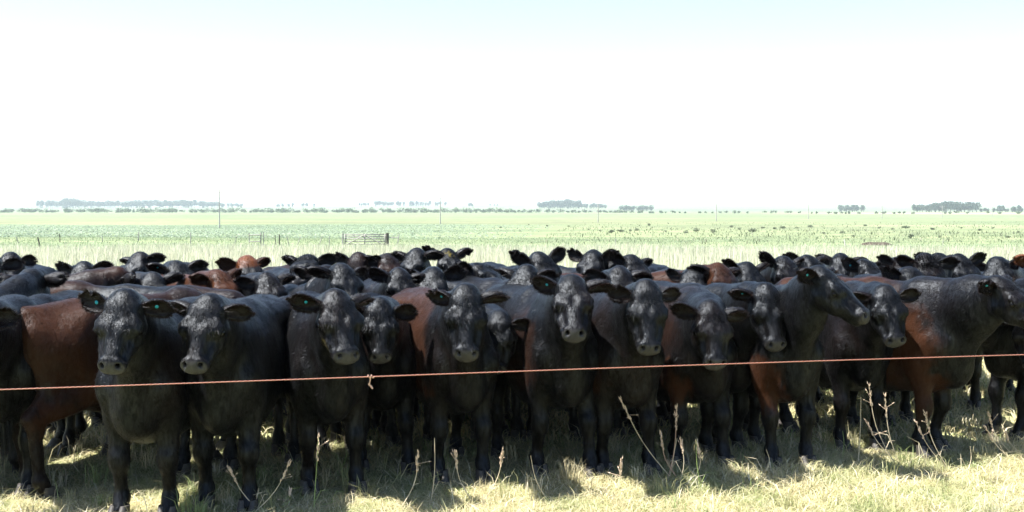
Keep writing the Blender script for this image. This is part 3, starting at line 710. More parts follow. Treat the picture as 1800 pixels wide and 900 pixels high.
COWS = [
dict(px=-72, py=590, d=6.57, yaw=-20, pitch=55, phi=-2.4, front=True, label='dark cow at the left picture edge, only its shoulder in frame', neck=9.2),
dict(root=(-2.4, 7.85), npitch=-38, yaw=150, pitch=60, phi=145.0, neck=8.0, fixed=True, front=True, brown=0.55, patchy=0.5, blobs=[(-0.55, -0.25, 0.95, 0.55, 1), (-0.75, -0.2, 0.45, 0.2, 0.9), (-0.75, 0.2, 0.45, 0.2, 0.9), (-0.2, -0.3, 0.9, 0.5, 0.95)], switch=True, label='reddish brown cow with its rump and tail towards us'),
dict(tagsize=0.7, px=205, py=566, d=6.05, yaw=-3, pitch=54, phi=-2.7, front=True, ears=(0.15, 0.08), tag='LR', notch=(2, 0), label='black cow facing us with round turquoise tags in both ears', neck=11.4),
dict(px=350, py=572, d=6.23, yaw=-8, pitch=52, phi=-0.9, front=True, ears=(0.05, 0.08), mouth=True, notch=(0, 0), lock=220, label='black cow with its mouth slightly open, chewing, beside the twice tagged cow', neck=5.3),
dict(px=603, py=560, d=6.64, yaw=24, pitch=52, phi=18.2, front=True, ears=(0.22, 0.2), tag='L', notch=(0, 0), label='black cow with greenish slobber on its cheek, head turned to its left', stains=[(0.27, -0.075, -0.085, 0.075), (0.33, -0.06, -0.07, 0.05)], neck=-5.9),
dict(px=668, py=572, d=7.26, yaw=8, pitch=57, phi=11.9, front=True, s=0.95, ears=(0.25, 0.05), tag='L', blobs=[(0.75, -0.1, 0.95, 0.16, 0.6)], label='smaller black cow squeezed in right of the slobbering cow', neck=-9.6),
dict(px=820, py=552, d=6.98, yaw=3, pitch=58, phi=19.5, front=True, ears=(0.12, 0.2), tag='L', notch=(2, 0), blobs=[(-0.1, -0.2, 0.95, 0.55, 0.8), (0.25, -0.2, 0.7, 0.26, 0.9), (-0.4, 0, 1.05, 0.5, 0.8)], label='black cow with a rusty brown shoulder and back, facing us mid-herd', neck=-15.3),
dict(px=870, py=596, d=7.73, yaw=-10, pitch=66, phi=7.9, front=True, s=0.92, ears=(0.1, 0.1), label='shaggy low-headed cow peering out from behind the brown-shouldered cow', neck=11.1),
dict(px=1008, py=522, d=7.12, yaw=0, pitch=40, phi=18.9, front=True, s=1.02, ears=(0.22, 0.22), tag='L', blobs=[(0.2, -0.25, 0.75, 0.35, 0.35)], label='big black cow with raised head and nostrils lifted, near the centre', neck=-17.1),
dict(px=1140, py=543, d=7.17, yaw=0, pitch=57, phi=20.0, front=True, ears=(0.05, 0.2), notch=(2, 0), lock=240, locklen=0.06, blobs=[(0.3, -0.25, 0.7, 0.3, 0.4)], label='black cow with a tousled forelock right of the raised-head cow', neck=-13.0),
dict(px=1258, py=578, d=7.36, yaw=2, pitch=57, phi=22.0, front=True, ears=(0.18, 0.15), blobs=[(0.35, -0.22, 0.55, 0.22, 1), (0.1, -0.2, 1.0, 0.5, 0.25)], label='black cow with lowered head whose muzzle just touches the wire', neck=-26.8),
dict(px=1357, py=543, d=7.8, yaw=8, pitch=56, phi=22.2, front=True, ears=(0.22, 0.15), tag='L', label='black cow facing us between the wire-nosing and the side-facing cow', neck=-4.4),
dict(px=1398, py=548, d=8.11, yaw=25, pitch=50, phi=23.4, front=True, s=0.97, ears=(0.2, 0.2), label='mostly hidden black cow, only its pale muzzle showing under a raised jaw', neck=2.8),
dict(px=1480, py=500, d=7.55, yaw=58, pitch=36, phi=8, front=True, ears=(0.35, 0.3), tag='L', blobs=[(0.45, -0.16, 0.55, 0.22, 1), (0.42, -0.16, 0.42, 0.14, 0.9)], label='black cow with raised head in profile looking to the right', neck=8, roll=0),
dict(px=1567, py=545, d=7.95, yaw=6, pitch=55, phi=12, front=True, ears=(0.15, 0.2), label='black cow facing us just left of the brown-flanked cow', neck=-12),
dict(px=1795, py=516, d=7.85, yaw=48, pitch=34, fixphi=True, phi=38.0, front=True, s=1.04, ears=(0.4, 0.2), tag='L', blobs=[(-0.15, -0.22, 0.78, 0.62, 1), (0.22, -0.2, 0.68, 0.42, 0.95), (0.44, -0.13, 0.45, 0.24, 1), (-0.5, -0.15, 0.9, 0.5, 0.9)], label='big black cow with rust brown flank and foreleg at the right edge', neck=-13.7),
dict(px=1815, py=585, d=8.02, yaw=-15, pitch=58, phi=-55.9, front=True, label='dark cow cut off by the right edge, head low under the wire line', neck=6.4),
dict(px=-25, py=479, d=9.64, yaw=5, pitch=42, phi=45.9, ears=(0.28, 0.43), label='black cow beyond the left edge, just one raised ear in frame', neck=-18.8),
dict(px=138, py=485, d=10.41, yaw=6, pitch=37, phi=23.9, ears=(0.4, 0.38), label='black cow with both ears spread wide, left end of the back row', neck=-8.0),
dict(px=-40, py=520, d=8.82, yaw=-95, pitch=55, phi=-95.3, brown=0.15, patchy=0.5, label='black cow standing side on at the left edge, back showing', neck=0.6),
dict(px=95, py=520, d=9.0, yaw=160, pitch=50, fixphi=True, phi=160.0, tag='L', brown=0.25, patchy=0.6, label='brownish black cow with its back to us behind the brown rump', neck=-3.3),
dict(px=232, py=500, d=9.47, yaw=150, pitch=50, phi=95.2, tag='LR', brown=0.55, label='brown-backed cow turned away with a tagged ear poking up', neck=12.8),
dict(px=322, py=482, d=10.08, yaw=38, pitch=34, phi=7.5, ears=(0.38, 0.3), tag='L', s=1.03, label='black cow with a domed brow and one dark raised ear, back row', neck=15.6),
dict(px=402, py=500, d=9.05, yaw=48, pitch=34, phi=42.1, ears=(0.33, 0.28), eartone=1, red=0.22, brown=0.6, label='reddish cow with rusty ears and neck behind the chewing cow', neck=-0.4),
dict(px=440, py=475, d=10.29, yaw=25, pitch=40, phi=17.8, eartone=1, lockred=0.9, redhead=True, redblobs=[(-0.02, 0, 0.05, 0.14, 0.75), (-0.12, 0, 0.0, 0.18, 0.75)], lock=260, locklen=0.05, label='black-faced cow with a bright rust-orange poll in the back row', neck=0.9),
dict(px=478, py=509, d=8.92, yaw=28, pitch=40, phi=25.1, ears=(0.18, 0.23), label='black cow with grey-lit brow just left of the raised muzzle cow', neck=12.5),
dict(px=533, py=462, d=9.89, yaw=-3, pitch=18, phi=22.5, ears=(0.43, 0.23), label='black cow lifting its muzzle over the others, back row', neck=-9.0),
dict(px=612, py=494, d=8.42, yaw=28, pitch=40, phi=28.6, ears=(0.28, 0.13), s=0.97, label='black cow with bluish lit forehead right of the raised muzzle cow', neck=12.0),
dict(px=622, py=477, d=10.82, yaw=-10, pitch=58, phi=-1.6, brown=0.2, label='black cow with lowered face, only its round poll showing in the back row', neck=-11.5),
dict(px=690, py=469, d=10.85, yaw=22, pitch=37, phi=47.4, ears=(0.18, 0.33), tag='L', brown=0.2, label='brownish black cow with a peaked poll and small tag, back row', neck=3.8),
dict(px=758, py=499, d=9.05, yaw=2, pitch=40, phi=-0.5, ears=(0.33, 0.28), tag='L', label='black cow with a bright turquoise tag and broad face in the second row', neck=10.5),
dict(px=792, py=459, d=11.1, yaw=16, pitch=36, phi=-19.2, ears=(0.63, 0.48), label='black cow with chaff on its poll and both ears pricked, back row', neck=14.8, stains=[(0.0, -0.02, 0.085, 0.06), (0.06, 0.02, 0.09, 0.05)]),
dict(px=862, py=477, d=9.98, yaw=44, pitch=18, phi=-7.9, ears=(0.18, 0.2), label='black cow stretching its muzzle to the right, back row', neck=14.9),
dict(px=965, py=473, d=9.42, yaw=35, pitch=42, phi=2.9, ears=(0.83, 0.68), label='black cow with two upright ears behind the raised-head cow', neck=16.7),
dict(px=1035, py=463, d=10.87, yaw=-20, pitch=38, phi=-27.4, ears=(0.28, 0.68), label='black cow with one ear cocked high against the field', neck=-4.4),
dict(px=1125, py=471, d=10.81, yaw=22, pitch=38, phi=45.5, ears=(0.58, 0.33), lock=260, locklen=0.06, label='black cow with wispy poll hair and a large side ear, back row', neck=-7.7),
dict(px=1278, py=491, d=9.59, yaw=18, pitch=40, phi=68.0, neck=-31.5, fixphi=True, ears=(0.18, 0.18), brown=0.75, patchy=0.8, blobs=[(-0.2, 0, 1.05, 0.5, 0.9)], label='rusty brown-backed cow standing side on behind the wire-nosing cow'),
dict(px=1328, py=489, d=10.02, yaw=20, pitch=42, phi=3.2, ears=(0.68, 0.58), label='black cow with a small upright ear, back row right of centre', neck=11.3),
dict(px=1392, py=479, d=10.14, yaw=15, pitch=44, phi=3.7, ears=(0.83, 0.58), label='black cow behind the cow in profile, one ear straight up', neck=5.4),
dict(px=1440, py=471, d=10.8, yaw=30, pitch=37, phi=-2.4, ears=(0.48, 0.28), label='black cow half hidden behind the raised profile head', neck=12.1),
dict(px=1542, py=479, d=10.05, yaw=24, pitch=34, phi=-16.9, ears=(0.23, 0.18), tag='L', brown=0.15, label='glossy domed black cow with a tagged ear right of the profile head', neck=-1.1),
dict(px=1592, py=473, d=11.23, yaw=-10, pitch=42, phi=2.8, ears=(0.28, 0.28), label='black cow tucked between the glossy domed and the spiky-haired cow', neck=-3.6),
dict(px=1637, py=477, d=9.2, yaw=-4, pitch=44, phi=-12.3, ears=(0.18, 0.33), lock=320, locklen=0.085, label='black cow with a spiky tuft of hair on its poll', neck=-5.3),
dict(px=1702, py=475, d=9.8, yaw=12, pitch=40, phi=-33.7, ears=(0.28, 0.63), label='black cow with ragged raised ears right of the spiky-haired cow', neck=17.3),
dict(px=1852, py=471, d=9.97, yaw=5, pitch=40, phi=-50.3, ears=(0.33, 0.28), eartone=2, red=0.7, lockred=0.7, label='orange-red cow at the right edge, one bright ear in frame', neck=22.2),
dict(px=55, py=505, d=8.36, yaw=-160, pitch=45, phi=-207.1, tag='R', label='black cow facing away at the left with only poll and back showing', neck=21.9),
dict(px=268, py=509, d=9.16, yaw=20, pitch=42, phi=62.3, label='black cow wedged behind the two front left cows', neck=-14.5),
dict(px=560, py=502, d=8.7, yaw=-15, pitch=47, phi=10.1, label='black cow just behind the slobbering cow, half hidden', neck=-18.2),
dict(px=708, py=502, d=8.96, yaw=15, pitch=44, phi=14.5, s=0.96, label='black cow half hidden between the smaller and the brown-shouldered cow', neck=-0.3),
dict(px=1618, py=502, d=8.94, yaw=12, pitch=44, phi=14.1, label='black cow half hidden behind the brown-flanked cow', neck=4.7),
dict(px=1755, py=477, d=10.33, yaw=-15, pitch=40, phi=-41.9, label='black cow at the right end of the back row', neck=1.7),
dict(px=20, py=467, d=10.67, yaw=25, pitch=37, phi=11.3, label='black cow low in the back row at the left', neck=9.1),
dict(px=232, py=467, d=11.09, yaw=-10, pitch=40, phi=21.3, tag='L', label='black cow at the far back, only ear and poll over a brown back', neck=-12.5),
dict(fixed=True, root=(4.15, 9.2), npitch=5, yaw=-40, pitch=50, phi=-70.0, front=True, label='dark cow beyond the right edge, its flank filling the gap behind brown-flank'),
dict(px=912, py=500, d=8.55, yaw=-20, pitch=45, phi=28.0, label='black cow half hidden left of the raised-head cow', neck=-29.0),
dict(px=1480, py=470, d=10.99, yaw=-12, pitch=40, phi=-1.2, ears=(0.3, 0.2), label='black cow far back above the profile head', neck=-7.4),
dict(px=1095, py=505, d=8.47, yaw=10, pitch=48, phi=13.4, label='black cow half hidden behind the tousled cow', neck=3.0),
dict(px=1215, py=502, d=9.58, yaw=-14, pitch=45, phi=3.6, ears=(0.3, 0.1), label='black cow with spread ears right of the tousled cow, second row', neck=-10.8),
dict(px=722, py=462, d=10.52, yaw=-12, pitch=40, phi=2.1, ears=(0.35, 0.2), label='black cow between the peaked poll and the chaff-headed cow', neck=-2.1),
dict(px=1668, py=470, d=11.12, yaw=16, pitch=42, phi=-12.1, ears=(0.3, 0.4), label='black cow peeping between the spiky-haired and the ragged-eared cow', neck=6.2)
]
for k, c in enumerate(COWS):
    build_cow(c, k)
print('cows', len(COWS), round(time.time() - T0, 1))
# ------------------------------------------------------------------ electric fence line
M_RED = simple_mat('polywire_red', (0.25, 0.026, 0.014), 0.6)
M_WHITE = simple_mat('polywire_white', (0.40, 0.25, 0.19), 0.6)
wa = unproject(0, 683.5, 5.55); wb = unproject(1800, 623.5, 6.85)
wdir = (wb - wa) / np.linalg.norm(wb - wa)
wire = empty('fence_wire', tuple(wa - wdir * 5 - np.array((0, 0, wa[2]))), label='twisted red and white electric fence wire stretched in front of the herd', category='fence wire')
wo = np.array(wire.location)
wlen = np.linalg.norm(wb - wa) + 10
wn = np.cross(wdir, (0, 0, 1.0)); wn /= np.linalg.norm(wn); wu = np.cross(wn, wdir)
tt = np.arange(0, wlen, 0.0065)
sag = 0.012 * np.sin(tt * 0.9) * 0.3
for q in range(4):
    ph = tt * 2 * math.pi / 0.052 + q * math.pi / 2
    pts = (wa - wdir * 5) + tt[:, None] * wdir + 0.0015 * (np.cos(ph)[:, None] * wn + np.sin(ph)[:, None] * wu) + sag[:, None] * wu - wo
    rings = []
    an = np.arange(5) * 2 * math.pi / 5
    P = pts[:, None, :] + 0.0014 * (np.cos(an)[None, :, None] * wn + np.sin(an)[None, :, None] * wu)
    n0, c0 = P.shape[:2]; ix = np.arange(n0 * c0).reshape(n0, c0); jx = np.roll(ix, -1, axis=1)
    F = np.stack([ix[:-1], jx[:-1], jx[1:], ix[1:]], -1).reshape(-1, 4)
    add('strand', make_mesh('strand', P.reshape(-1, 3), [F]), M_RED if q % 2 else M_WHITE, wire)
kt = (650 - 0) / 1800.0
kp = unproject(650, 663, 5.55 + (6.85 - 5.55) * kt * 0.93)
tk = float((kp - wa) @ wdir); kp = wa + wdir * tk - wo
kb = MB()
an = np.linspace(0, 4 * math.pi, 26)
kb.tube(np.stack([kp + wdir * (a_ / 40 - .15) * .1 + .0075 * (math.cos(a_) * wn + math.sin(a_) * wu) for a_ in an]), 0.0026, 5)
kb.tube(np.stack([kp + np.array((0, 0, -.006)), kp + np.array((-.003, 0, -.026)), kp + np.array((-.007, .003, -.040)), kp + np.array((.002, .003, -.048)), kp + np.array((.010, 0, -.060))]), [.0035, .0028, .0045, .0058, .0042], 6)
add('knot', kb.mesh('knot'), M_WHITE, wire, label='pale frayed knot hanging from the wire')

# ------------------------------------------------------------------ grass
def blades(name, x, y, hgt, reach, wid, cols, r, label, segs=2, z0=None, flat=False):
    n = len(x); z = (terrain(x, y) if z0 is None else z0) - 0.02
    az = r.random(n) * 2 * math.pi; fa = az + r.normal(0, .9, n) + math.pi / 2
    dirx, diry = np.cos(az), np.sin(az); sx, sy = np.cos(fa) * wid / 2, np.sin(fa) * wid / 2
    base = np.stack([x, y, z], 1); P = []
    mid = base + np.stack([dirx * reach * .35, diry * reach * .35, hgt * .72 + .02], 1)
    tip = base + np.stack([dirx * reach, diry * reach, hgt + .02], 1)
    S = np.stack([sx, sy, 0 * sx], 1)
    V = np.stack([base - S, base + S, mid + S * .75, mid - S * .75, tip], 1)
    b = np.arange(n)[:, None] * 5
    q = np.concatenate([b + 0, b + 1, b + 2, b + 3], 1); t = np.concatenate([b + 3, b + 2, b + 4], 1)
    me = make_mesh(name, V.reshape(-1, 3), [q, t], False, np.repeat(cols, 5, axis=0))
    return add(name, me, M_BLADE, kind='stuff', label=label, category='grass')

def tint_mix(n, r, pal, wts, var=.25):
    i = r.choice(len(pal), n, p=np.array(wts) / np.sum(wts))
    return np.clip(np.array(pal)[i] * (1 + r.normal(0, var, (n, 1))), 0.01, .9)

r = np.random.default_rng(21)
PAL = [(.60, .53, .34), (.52, .47, .27), (.38, .38, .19), (.25, .31, .13), (.64, .59, .45)]
# cropped hay-like turf in front of and beneath the cattle
def field_pts(n, y0, y1, pad, r, p=1.0):
    y = y0 + (y1 - y0) * r.random(n) ** p
    x = (r.random(n) * 2 - 1) * (y * 900 / F_PX + pad)
    return x, y
x, y = field_pts(135000, 5.9, 8.8, .8, r)
cl = vnoise(np.stack([x, y, 0 * x], 1), 1.1, 31); cl2 = vnoise(np.stack([x, y, 0 * x], 1), 3.5, 32)
hg = (.012 + .055 * r.random(len(x)) ** 2) * (.4 + 1.1 * cl); rc = .05 + .17 * r.random(len(x))
cc = tint_mix(len(x), r, PAL, (4, 4, 2, .7, 1.6)); gm = smooth(.52, .75, cl2)[:, None]; cc = cc * (1 - gm * .45) + np.array((.20, .27, .10)) * gm * .45
blades('turf_grass', x, y, hg, rc, .003 + .004 * r.random(len(x)), cc, r, 'pale sunlit cropped grass in front of the herd')
x, y = field_pts(45000, 8.8, 14.0, 1.5, r)
hg = .02 + .08 * r.random(len(x)) ** 1.8; rc = .04 + .16 * r.random(len(x))
blades('trampled_grass', x, y, hg, rc, .008 + .008 * r.random(len(x)), tint_mix(len(x), r, PAL, (4, 4, 2, 1, 1)), r, 'trampled grass between and under the cattle')
# loose curved strands standing out of the turf
x, y = field_pts(5200, 5.9, 11.5, .6, r)
blades('loose_grass', x, y, .04 + .12 * r.random(len(x)) ** 2.5, .06 + .22 * r.random(len(x)), .0035 + .0025 * r.random(len(x)), tint_mix(len(x), r, PAL, (4, 3, 2, 1.0, 4)), r, 'loose curved grass strands standing out of the turf')
# uneven tufts in the turf
nc = 420; cx_, cy_ = field_pts(nc, 6.0, 9.5, .5, r); nb_ = r.integers(10, 34, nc); ci = np.repeat(np.arange(nc), nb_)
x = cx_[ci] + r.normal(0, .03, len(ci)); y = cy_[ci] + r.normal(0, .03, len(ci)); hs_ = (.04 + .13 * r.random(nc) ** 1.7)[ci]
tn = tint_mix(nc, r, PAL, (3, 3, 3, 3, 2), .1)[ci] * (1 + r.normal(0, .15, (len(ci), 1)))
blades('tufted_grass', x, y, hs_ * (.5 + .7 * r.random(len(ci))), .03 + .10 * r.random(len(ci)), .003 + .003 * r.random(len(ci)), np.clip(tn, .02, .8), r, 'uneven tufts of taller grass in front of the herd')
# dry standing grass behind the herd
x, y = field_pts(95000, 15, 84, 4, r, .8)
den = vnoise(np.stack([x, y, 0 * x], 1) * [.5, 1, 1], .35, 33)
k_ = r.random(len(x)) < (.35 + .9 * den) * (1 - smooth(64, 84, y)); x, y, den = x[k_], y[k_], den[k_]
blades('straw_grass', x, y, (.30 + .38 * r.random(len(x))) * (.6 + .6 * den), .03 + .16 * r.random(len(x)), .010 + .010 * r.random(len(x)), tint_mix(len(x), r, [(.54, .53, .41), (.49, .49, .36), (.38, .42, .28), (.60, .58, .49)], (4, 4, 2, 2), .2), r, 'tall dry straw-coloured grass standing behind the herd')
x, y = field_pts(42000, 62, 135, 6, r)
blades('green_grass', x, y, (.05 + .10 * r.random(len(x))), .05 + .12 * r.random(len(x)), .03 + .03 * r.random(len(x)), tint_mix(len(x), r, [(.16, .22, .125), (.19, .25, .14), (.26, .27, .18)], (4, 3, 1.6), .2), r, 'green pasture strip beyond the dry grass')
# broad-leaved crop on the left
n = 20000; y = 126 + 150 * r.random(n); x = (.07 * y - 8) - (.07 * y - 8 + y * 900 / F_PX + 10) * r.random(n); y = np.round(y / 1.6) * 1.6 + r.normal(0, .25, n); k_ = r.random(n) < smooth(0, -38, x - .07 * y); x, y = x[k_], y[k_]; n = len(x)
blades('crop_rows', x, y, .05 + .10 * r.random(n), .2 + .3 * r.random(n), .14 + .12 * r.random(n), tint_mix(n, r, [(.21, .27, .195), (.235, .29, .21), (.255, .30, .22)], (3, 3, 2), .2), r, 'bluish green crop field in rows beyond the gate line')
# rough tufts on the right
n = 6000; y = 108 + 230 * r.random(n) ** 1.3; x = (.07 * y - 6) + (y * 900 / F_PX + 6 - .07 * y + 6) * r.random(n)
k_ = r.random(n) < vnoise(np.stack([x, y, 0 * x], 1) * [.4, 1, 1], .06, 35) ** 1.5 * 1.6; x, y = x[k_], y[k_]; n = len(x)
blades('rough_tufts', x, y, .12 + .3 * r.random(n) ** 2, .1 + .25 * r.random(n), .06 + .07 * r.random(n), tint_mix(n, r, [(.14, .175, .10), (.17, .20, .12), (.22, .22, .15)], (3, 3, 2), .2), r, 'rough tufted pasture right of the crop field')

# ------------------------------------------------------------------ tall stalks in the foreground
STALKS = [  # base px,py  tip px,py  lean bow, colour, seed head, label
 ((66, 872), (70, 838), .0, 'straw', 1, 'short seeded straw stalk at the bottom left'),
 ((345, 895), (325, 880), .02, 'straw', 0, 'short pale straw stub left of the bottom grass spray'),
 ((430, 893), (447, 858), .02, 'straw', 0, 'short bent stalk beside the two crossing stalks bottom left'),
 ((462, 893), (412, 826), -.02, 'straw', 1, 'pale stalk leaning left, one of two crossing bottom left'),
 ((441, 896), (497, 815), .03, 'straw', 1, 'pale stalk arching right, one of two crossing bottom left'),
 ((484, 894), (500, 866), .03, 'green', 1, 'short green seed stalk right of the crossing stalks'),
 ((551, 890), (560, 770), .0, 'green', 1, 'single upright green stalk with a reddish seed head'),
 ((556, 886), (584, 868), .05, 'green', 0, 'drooping green leaf at the foot of the upright green stalk'),
 ((597, 826), (600, 776), .02, 'green', 1, 'weed stalk in the gap between dark legs left of centre'),
 ((703, 885), (722, 800), .03, 'straw', 1, 'pale curved stalk below the tagged cow mid-left'),
 ((757, 880), (760, 770), .01, 'straw', 0, 'thin straight pale stalk in front of the shaggy cow'),
 ((835, 878), (812, 800), -.03, 'straw', 1, 'pale leaning stalk at the bottom centre, curved left'),
 ((846, 880), (872, 795), .03, 'straw', 1, 'pale leaning stalk at the bottom centre, curved right'),
 ((965, 878), (940, 800), -.02, 'straw', 0, 'thin straw stalk leaning left below the raised-head cow'),
 ((1070, 880), (1085, 815), .02, 'straw', 1, 'short seeded stalk below the tousled cow'),
 ((1183, 842), (1103, 705), -.03, 'straw', 1, 'long pale stalk slanting left with a knobbly seed head'),
 ((1176, 838), (1190, 770), .0, 'straw', 0, 'stub of straw beside the slanting stalk'),
 ((1172, 840), (1182, 722), .02, 'red', 1, 'reddish upright stalk next to the slanting stalk'),
 ((1196, 845), (1172, 765), -.03, 'red', 1, 'reddish side stalk crossing behind the upright one'),
 ((1193, 846), (1190, 775), .02, 'straw', 1, 'pale branching stalk right of the reddish stalks'),
 ((1198, 848), (1207, 780), .05, 'straw', 1, 'pale stalk curving right from the slanting clump'),
 ((1234, 858), (1227, 772), -.01, 'green', 0, 'green upright blade right of the slanting clump'),
 ((1325, 835), (1330, 790), .05, 'straw', 0, 'hooked straw blade below the profile cow'),
 ((1508, 812), (1512, 698), .005, 'straw', 0, 'thin straight upright stalk below the cow left of brown-flank'),
 ((1575, 808), (1540, 680), -.04, 'straw', 1, 'tall arching seed stalk with drooping branches'),
 ((1580, 808), (1562, 700), -.02, 'straw', 1, 'second tall seed stalk leaning beside the arching one'),
 ((1572, 806), (1532, 745), -.02, 'straw', 1, 'lower branch-like stalk leaning left of the arching pair'),
 ((1480, 800), (1478, 757), .01, 'green', 0, 'green blade at the hooves of the profile cow'),
 ((1663, 818), (1618, 745), -.02, 'straw', 1, 'pale frayed stalk leaning left below brown-flank cow'),
 ((1668, 818), (1634, 728), -.02, 'straw', 1, 'taller frayed stalk leaning left below brown-flank cow'),
 ((1782, 802), (1740, 755), -.02, 'straw', 1, 'pale leaning stalk at the far right, lower one'),
 ((1788, 802), (1750, 730), -.03, 'straw', 1, 'pale leaning stalk at the far right, upper one'),
 ((1812, 800), (1778, 760), -.03, 'straw', 1, 'pale stalk entering from the right edge'),
 ((1698, 830), (1700, 785), .02, 'straw', 0, 'short upright straw blade below the brown-flank cow'),
]
CT = {'straw': (.62, .52, .36), 'green': (.26, .34, .11), 'red': (.48, .31, .22)}
r = np.random.default_rng(5)
for (bx, by), (tx, ty), bow, tone, seeds, lab in STALKS:
    g = ground_hit(bx, by + 6); dep = g[1] + r.uniform(-.08, .05)
    g = np.array([g[0] * dep / g[1], dep, 0.0]); tp = unproject(tx, ty, dep)
    mb = MB(); t = np.linspace(0, 1, 9)[:, None]
    side = np.array([1.0, r.uniform(-.6, .6), 0])
    pts = g * (1 - t) + tp * t + side * bow * 1.6 * np.sin(t * math.pi) + side * bow * 1.2 * t ** 3
    mb.tube(pts, np.linspace(.0029, .0014, 9), 5)
    for j in range(1):
        q = pts[int(r.integers(1, 3))]; sd = 1 if r.random() < .5 else -1; l = r.uniform(.07, .14)
        mb.tube([q, q + np.array((sd * l * .35, r.uniform(-.03, .03), l * .7)), q + np.array((sd * l * .8, r.uniform(-.05, .05), l * .75))], [.0016, .0019, .0004], 4)
    nv0 = mb.n
    o = add('grass_stalk', mb.mesh('grass_stalk'), simple_mat('stalk_' + tone, CT[tone], .7, .3, .2, 25) if 'stalk_' + tone not in bpy.data.materials else bpy.data.materials['stalk_' + tone], None, tuple(g), label=lab, category='grass stalk', group='seed stalks standing in front of the herd')
    o.data.transform(Matrix.Translation(Vector(-g)))
    if seeds:
        sb = MB(); L = np.linalg.norm(tp - g); ax = pts[-1] - pts[-3]; ax /= np.linalg.norm(ax)
        for j in range(26):
            f_ = r.random(); p = pts[-1] + ax * (.02 - f_ * min(.16, L * .4)); l = r.uniform(.008, .016)
            off = r.normal(0, 1, 3); off -= ax * (off @ ax); off /= np.linalg.norm(off)
            sb.tube([p, p + off * l * .5 + ax * l * .8, p + off * l * .6 + ax * l * 1.8], [.0008, .0035, .0005], 4)
        for j in range(2):
            p = pts[-2] - ax * r.uniform(0, .06); off = r.normal(0, 1, 3); off[2] = abs(off[2]); off /= np.linalg.norm(off); l = r.uniform(.04, .08)
            sb.tube([p, p + off * l], [.0012, .0008], 4); sb.tube([p + off * l, p + off * (l + .015)], [.0035, .001], 4)
        s_ = add('seed_head', sb.mesh('seed_head'), bpy.data.materials.get('seed_husk') or simple_mat('seed_husk', (.56, .43, .32), .8, .2, .2, 30), o)
        s_.data.transform(Matrix.Translation(Vector(-g)))

# ------------------------------------------------------------------ fence posts, yard frame and gate
def post(px, base, top, width, lean, label, mat=None, group='old posts of the far fence line'):
    g = ground_hit(px, base); k_ = g[1] / F_PX; hgt = (base - top) * k_; wd = max(.06, width * k_)
    mb = MB(); rr = np.random.default_rng(int(px)); tilt = lean * k_
    zz = np.array([-.3, .0, .45, .8, 1.0]); pts = np.stack([tilt * np.maximum(zz, 0) + rr.normal(0, .012, 5), rr.normal(0, .012, 5), zz * hgt], 1); pts[0, 2] = -.3
    mb.tube(pts, wd / 2 * np.array([1.1, 1.1, 1.0, .95, .8]), 7)
    return add('fence_post', mb.mesh('fence_post', False), mat or M_WOOD, None, tuple(g), label=label, category='fence post', group=group)
POSTS = [(32, 427, 416, 1.6, -3, 'short leaning post far left in the field'), (69, 434, 417, 2.6, -2, 'dark thick post at the far left of the fence line'),
 (105, 426, 411, 1.6, 0, 'thin post right of the dark thick post'), (180, 426, 415, 1.4, 0, 'thin short post in the fence line left of the tall whitish one'),
 (243, 424, 408, 2.0, 1, 'pale bent post midway along the left fence line'), (335, 429, 409, 1.8, 0, 'upright post left of the utility pole'),
 (413, 429, 415, 1.2, 3, 'thin slanted stick left of the rail frame'), (491, 432, 412, 2.4, 0, 'dark upright post right of the rail frame'),
 (484, 431, 413, 1.2, 0, 'thin pale post close to the dark upright one'), (508, 431, 415, 1.5, -4, 'post leaning left between rail frame and gate'),
 (523, 431, 416, 1.5, 6, 'post leaning right between rail frame and gate'), (561, 429, 414, 1.5, 6, 'slanted brace post just left of the gate'),
 (579, 430, 415, 1.5, 0, 'upright thin post just left of the gate'), (699, 430, 412, 1.8, 2, 'lone post with a brace right of the gate'),
 (1082, 433, 419, 1.6, 0, 'lone thin post behind the cocked-ear cow'), (1658, 434, 420, 1.2, 0, 'lone thin stake behind the spiky-haired cow')]
for px, b_, t_, wd, ln, lab in POSTS:
    post(px, b_, t_, wd, ln, lab, M_WOODD if 'dark' in lab else M_WOOD)
post(1486, 433, 421, 2.2, -2, 'whitish stump of a post in the pasture on the right', simple_mat('bleached_wood', (.5, .48, .44), .9, .2, .2, 9))
# rail frame
g0 = ground_hit(438, 432); k_ = g0[1] / F_PX
fr = empty('rail_frame', tuple(g0), label='wooden post-and-rail frame left of the gate', category='fence')
for i, (dx, hh, wd) in enumerate(((0, 22, 1.8), (20.5, 23, 2.2), (25, 23, 1.6))):
    mb = MB(); mb.tube([(dx * k_, 0, -.3), (dx * k_, 0, hh * k_ * .5), (dx * k_ + .02, 0, hh * k_)], wd * k_ / 2, 7); add('post', mb.mesh('post', False), M_WOOD, fr)
for zz in (7, 18.5):
    mb = MB(); mb.tube([(0, -.08, zz * k_), (20 * k_, -.08, (zz + .5) * k_)], .045, 6); add('rail', mb.mesh('rail', False), M_WOOD, fr)
